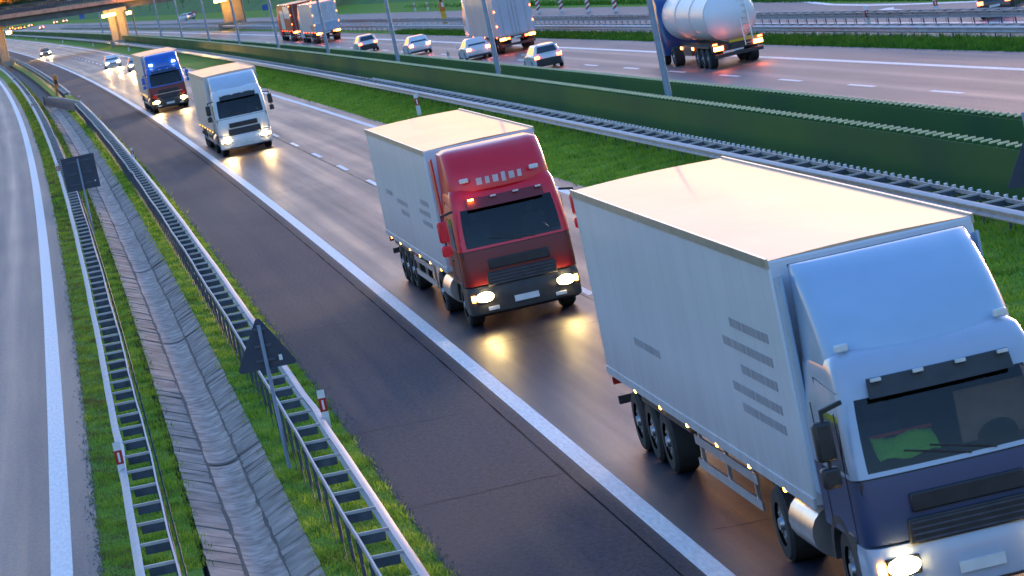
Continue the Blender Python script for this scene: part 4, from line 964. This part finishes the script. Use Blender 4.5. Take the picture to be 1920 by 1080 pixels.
# tanker
l, z = far_place(165.3, 25.85); tk = empty('tanker_lorry', l, z); tag(tk, 'shiny white tanker lorry with dark chassis and glowing tail lights at top right', 'lorry', 'lorries on the opposite carriageway')
tankm = mat('tank_white_polish', (.82, .82, .82), (.76, .76, .77), scale=.6, rough=.42, metal=0., coat=.12)
mb = MB(); rg = []; TL = 11.0
for y, k in [(-.62, .02), (-.60, .25), (-.50, .5), (-.34, .74), (-.14, .91), (.05, 1.0), (.4, 1.0)] + [(v, 1.0) for v in (3.6, 7.2, TL - .4)] + [(TL + .1, .9), (TL + .4, .6), (TL + .55, .1)]:
    rg.append([(1.27 * k * math.cos(a), y + .6, 2.42 + 1.22 * k * math.sin(a)) for a in [2 * math.pi * i / 40 for i in range(40)]])
mb.loft(rg); mb.build('tank', tankm, tk, smooth=60)
for y in (.68, 4.2, 7.8, 11.0):
    mb = MB(); mb.loft([[(1.285 * math.cos(a), y + d, 2.42 + 1.235 * math.sin(a)) for a in [2 * math.pi * i / 40 for i in range(40)]] for d in (0, .12)], False, False); o = mb.build('tank_band', tankm, tk); s_ = o.modifiers.new('s', 'SOLIDIFY'); s_.thickness = .02
mb = MB()
for s in (-1, 1): mb.bar((s * .35, .8, 3.68), (s * .35, TL, 3.68), .05, .08); mb.bar((s * .35, .8, 4.05), (s * .35, TL, 4.05), .04, .04)
for k in range(20): mb.bar((-.35, .9 + k * .52, 3.67), (.35, .9 + k * .52, 3.45), .05, .03)
mb.build('catwalk', alum, tk)
for y in (2.2, 5.6, 9.0): MB().cyl((0, y, 3.58), (0, y, 3.76), .3, n=20).build('hatch', alum, tk)
mb = MB()
for s in (-1, 1): mb.bar((.55 + s * .2, -.12, .9), (.55 + s * .2, .2, 3.4), .04, .04)
for k in range(8): mb.bar((.35, -.12 + .04 * k, 1.0 + .3 * k), (.75, -.12 + .04 * k, 1.0 + .3 * k), .03, .03)
mb.build('ladder', alum, tk)
MB().box((0, .25, .98), (2.5, .5, .32)).box((0, .05, .62), (2.4, .14, .18)).build('rear_frame', chassis, tk, bevel=.02)
MB().box((.3, -.02, 1.22), (1.4, .05, .12)).build('yellow_board', mat('yellow_board', (.75, .45, .02), rough=.4), tk); MB().box((0, .04, .80), (.5, .03, .12)).build('number_plate', plate, tk)
for s in (-1, 1):
    MB().box((s * .98, -.02, .98), (.46, .06, .18)).build('tail_light', tail_hot, tk); MB().box((s * 1.12, -.02, 1.20), (.22, .05, .08)).build('tail_light', tail, tk)
    for yy in (1.8, 3.1, 4.4): wheel(tk, s * 1.02, yy, .5, .4)
    MB().prism([(1., 1.12), (5.2, 1.12), (5.2, 1.02), (1., 1.02)], s * .75, s * 1.25).build('mudguard', chassis, tk)
    for yy in (4.9, 7.8): MB().box((s * 1.26, yy, .98), (.03, .3, .12)).build('side_lamp', tail_hot, tk)
    MB().box((s * 1.1, 6.6, .85), (.25, 2.2, .5)).build('side_locker', chassis, tk, bevel=.03)
    wheel(tk, s * 1.0, 10.4, .5, .5); wheel(tk, s * 1.02, 13.6, .5, .34)
mb = MB()
for s in (-1, 1): mb.box((s * .42, 6., .95), (.12, 12., .26))
mb.build('chassis', chassis, tk)
MB().loft([[(x, -y + 12.5, zz) for x, y, zz in ring(q, yf_, -2.2, w_, .18)][::-1] for q, yf_, w_ in ((.5, 0, 1.22), (1.1, .02, 1.24), (1.74, -.05, 1.24), (2.7, -.35, 1.2), (3.1, -.6, 1.1), (3.6, -1.4, 1.05))]).build('cab', paint('deep_blue_paint', (.012, .05, .19)), tk, smooth=40)
# dark vehicle leaving the frame on the slip road
p = at(1905, 16, ZF); car('dark car cut off by the top right corner on the slip road', p, heading(p.y) - .5, carb, False, estate=True)

# ------------------------------------------------------------------ grass (stuff), trees, shrubs
def blades(name, y0, y1, ta, tb, z, dens, h, w, material, dfall=0., clump=.6, label=None):
    area = 0; ys = []; 
    n = int((y1 - y0) * float(abs(tb(80.) - ta(80.))) * dens)
    u = rng.random(n); y = y0 + (y1 - y0) * u
    if dfall: y = y0 * (y1 / y0) ** u
    q = rng.random(n); t = ta(y) + (tb(y) - ta(y)) * q
    t = t + rng.normal(0, .06, n)
    keep = (np.sin(y * 3.1 + t * 7) + np.sin(y * 1.3 - t * 4.1) + np.sin(y * 7.7 + 2 * t) * .8) * .33 + rng.random(n) > clump - .5
    y, t = y[keep], t[keep]; n = len(y)
    x = LX(y) + t; hh = h * (.45 + .9 * rng.random(n)) * (1 + .4 * np.sin(y * 2.1 + t * 5)); a = rng.random(n) * 6.283; ln = hh * (.2 + .7 * rng.random(n)); la = rng.random(n) * 6.283
    ww = w * (.6 + .8 * rng.random(n)) * np.sqrt(np.maximum(y, 50) / 60)
    V = np.empty((n, 3, 3), np.float32)
    zz = np.full(n, z) if not callable(z) else z(t)
    V[:, 0] = np.stack([x - np.cos(a) * ww, y - np.sin(a) * ww, zz], 1); V[:, 1] = np.stack([x + np.cos(a) * ww, y + np.sin(a) * ww, zz], 1)
    V[:, 2] = np.stack([x + np.cos(la) * ln, y + np.sin(la) * ln, zz + hh], 1)
    me = bpy.data.meshes.new(name); me.vertices.add(n * 3); me.vertices.foreach_set('co', V.ravel()); me.loops.add(n * 3); me.loops.foreach_set('vertex_index', np.arange(n * 3, dtype=np.int32))
    me.polygons.add(n); me.polygons.foreach_set('loop_start', np.arange(0, n * 3, 3, dtype=np.int32)); me.polygons.foreach_set('loop_total', np.full(n, 3, np.int32))
    me.materials.append(material); me.update(calc_edges=True); o = bpy.data.objects.new(name, me); col.objects.link(o); tag(o, kind='stuff'); return o
c = lambda v: (lambda y: np.full_like(np.asarray(y, float), v))
blades('grass', 41, 120, T_D3, T_EDGE, -.02, 420, .075, .011, blade_near, dfall=1, clump=.25)
blades('grass', 52, 130, T_REDGE, T_LF, -.02, 420, .06, .011, blade_moss, dfall=1, clump=.42)
blades('grass', 52, 130, lambda y: T_LF(y) - .05, T_D0, -.02, 420, .07, .011, blade_near, dfall=1, clump=.25)
blades('grass', 120, 300, T_D3, T_EDGE, -.02, 90, .10, .02, blade_near, dfall=1, clump=.3)
blades('grass', 130, 420, T_REDGE, T_D0, -.02, 70, .09, .02, blade_moss, dfall=1, clump=.35)
blades('grass', 47, 300, c(8.3), c(13.2), -.02, 95, .11, .018, blade_dark, dfall=1, clump=.3)
blades('grass', 105, 330, T_FE, lambda y: T_GF(y) + .9, ZF - .02, 90, .22, .02, blade_far, dfall=1, clump=.3)
blades('grass', 150, 420, c(41), c(46), ZF - .0, 30, .25, .03, blade_far, dfall=1, clump=.3)

def foliage(n, cx, r, h, leaf, mb):
    for k in range(n):
        cl = Vector((rng.normal(0, .42), rng.normal(0, .42), rng.normal(0, .42)))
        if cl.length > 1.05: cl *= 1.05 / cl.length
        p = Vector(cx) + Vector((cl.x * r, cl.y * r, cl.z * h))
        for j in range(6):
            q = p + Vector(rng.normal(0, leaf * 1.6, 3)); a = Vector(rng.normal(0, 1, 3)).normalized(); b = a.cross(Vector(rng.normal(0, 1, 3))).normalized()
            mb.add([q - a * leaf, q + b * leaf * .6, q + a * leaf, q - b * leaf * .6], [(0, 1, 2, 3)])
def tree(loc, H, r, label, name='tree', group='trees on the far skyline', n=170, trunk=.3):
    o = empty(name, loc); tag(o, label, 'tree' if name == 'tree' else 'sapling', group)
    mb = MB(); mb.cyl((0, 0, 0), (0, 0, H * .6), trunk, trunk * .4, 8)
    for k in range(6):
        a = k * 1.05 + rng.random(); z0 = H * (.28 + .07 * k); mb.cyl((0, 0, z0), (math.cos(a) * r * .6, math.sin(a) * r * .6, z0 + H * .2), trunk * .4, trunk * .12, 6)
    mb.build('trunk', barkm, o)
    mb = MB(); foliage(n, (0, 0, H * .64), r, H * .36, max(.12, r * .085), mb)
    for k in range(5): a = rng.random() * 6.28; foliage(n // 8, (math.cos(a) * r * .6, math.sin(a) * r * .6, H * (.45 + .4 * rng.random())), r * .45, H * .16, max(.12, r * .08), mb)
    mb.build('crown', leafm, o, smooth=0); return o
for i in range(9):
    px = -20 + i * 17; Y = 1500 + (i * 397) % 420; p = at_y(px, 14, Y); gx = p.x
    tree(Vector((gx, Y, 0)), 11 + (i * 37 % 5), 5 + (i * 17 % 3), 'dark distant tree on the skyline, number %s from the left behind the bridge railing' % ['one', 'two', 'three', 'four', 'five', 'six', 'seven', 'eight', 'nine'][i], n=200)
for i, (px, py, Y) in enumerate([(266, 36, 620), (286, 38, 600), (318, 26, 560), (345, 20, 560), (470, 22, 520), (512, 22, 500), (560, 24, 470), (668, 22, 430), (700, 15, 400), (806, 14, 340), (1000, 14, 330)]):
    while True:                                          # walk back along the sight line until it meets the slope
        p = at_y(px, py, Y); t = p.x - float(LX(Y)); hb = hill_base(Y)
        if t > hb + 5 or Y > 1100: break
        Y += 10
    zg = ZF + .5 + max(0, (t - hb - 3)) * .42 if t > hb + 3 else ZF
    tree(Vector((p.x, Y, min(zg, 8.6))), 4.2 + (i % 3) * .8, .9, 'thin young tree on the green hillside, %s' % ['left of the middle lamp columns', 'just right of the leftmost one', 'above the pale hill road', 'near the white van', 'right of the far bridge pier', 'near the tiny blue sign', 'left of the far red lorry', 'right of the far white lorry', 'above the dark-backed car', 'right of the two white posts', 'above the box trailer doors'][i], 'sapling', 'young trees on the hillside', n=26, trunk=.06)

# ------------------------------------------------------------------ sky, sun, view
w = bpy.data.worlds.new('World'); sc.world = w; w.use_nodes = True; nt = w.node_tree
sky = nt.nodes.new('ShaderNodeTexSky'); sky.sky_type = 'NISHITA'; sky.sun_disc = False
SUN_EL, SUN_AZ = R(1.5), R(20.)                            # low sun ahead of the camera, a little to the right
sky.sun_elevation = SUN_EL; sky.sun_rotation = SUN_AZ; sky.air_density = 1.3; sky.dust_density = 1.0; sky.ozone_density = 3.6
bg = nt.nodes['Background']; bg.inputs[1].default_value = .15; 
hz_ = nt.nodes.new('ShaderNodeMix'); hz_.data_type = 'RGBA'; hz_.blend_type = 'MULTIPLY'; hz_.inputs[0].default_value = 1.; hz_.inputs[7].default_value = (1.05, .97, 1.0, 1)   # rosy dusk air
nt.links.new(sky.outputs[0], hz_.inputs[6]); nt.links.new(hz_.outputs[2], bg.inputs[0])
sd = bpy.data.lights.new('sun', 'SUN'); sd.energy = .5; sd.angle = R(14); sd.color = (1., .70, .45)
so = bpy.data.objects.new('sun', sd); col.objects.link(so)
dv = Vector((math.sin(SUN_AZ) * math.cos(SUN_EL), math.cos(SUN_AZ) * math.cos(SUN_EL), math.sin(SUN_EL)))
so.rotation_euler = dv.to_track_quat('Z', 'Y').to_euler()
vs = sc.view_settings; vs.view_transform = 'Standard'; vs.look = 'None'; vs.exposure = 3.85; vs.gamma = 1
sc.cycles.use_denoising = True; sc.cycles.max_bounces = 6; sc.cycles.transparent_max_bounces = 8; sc.cycles.sample_clamp_indirect = 6
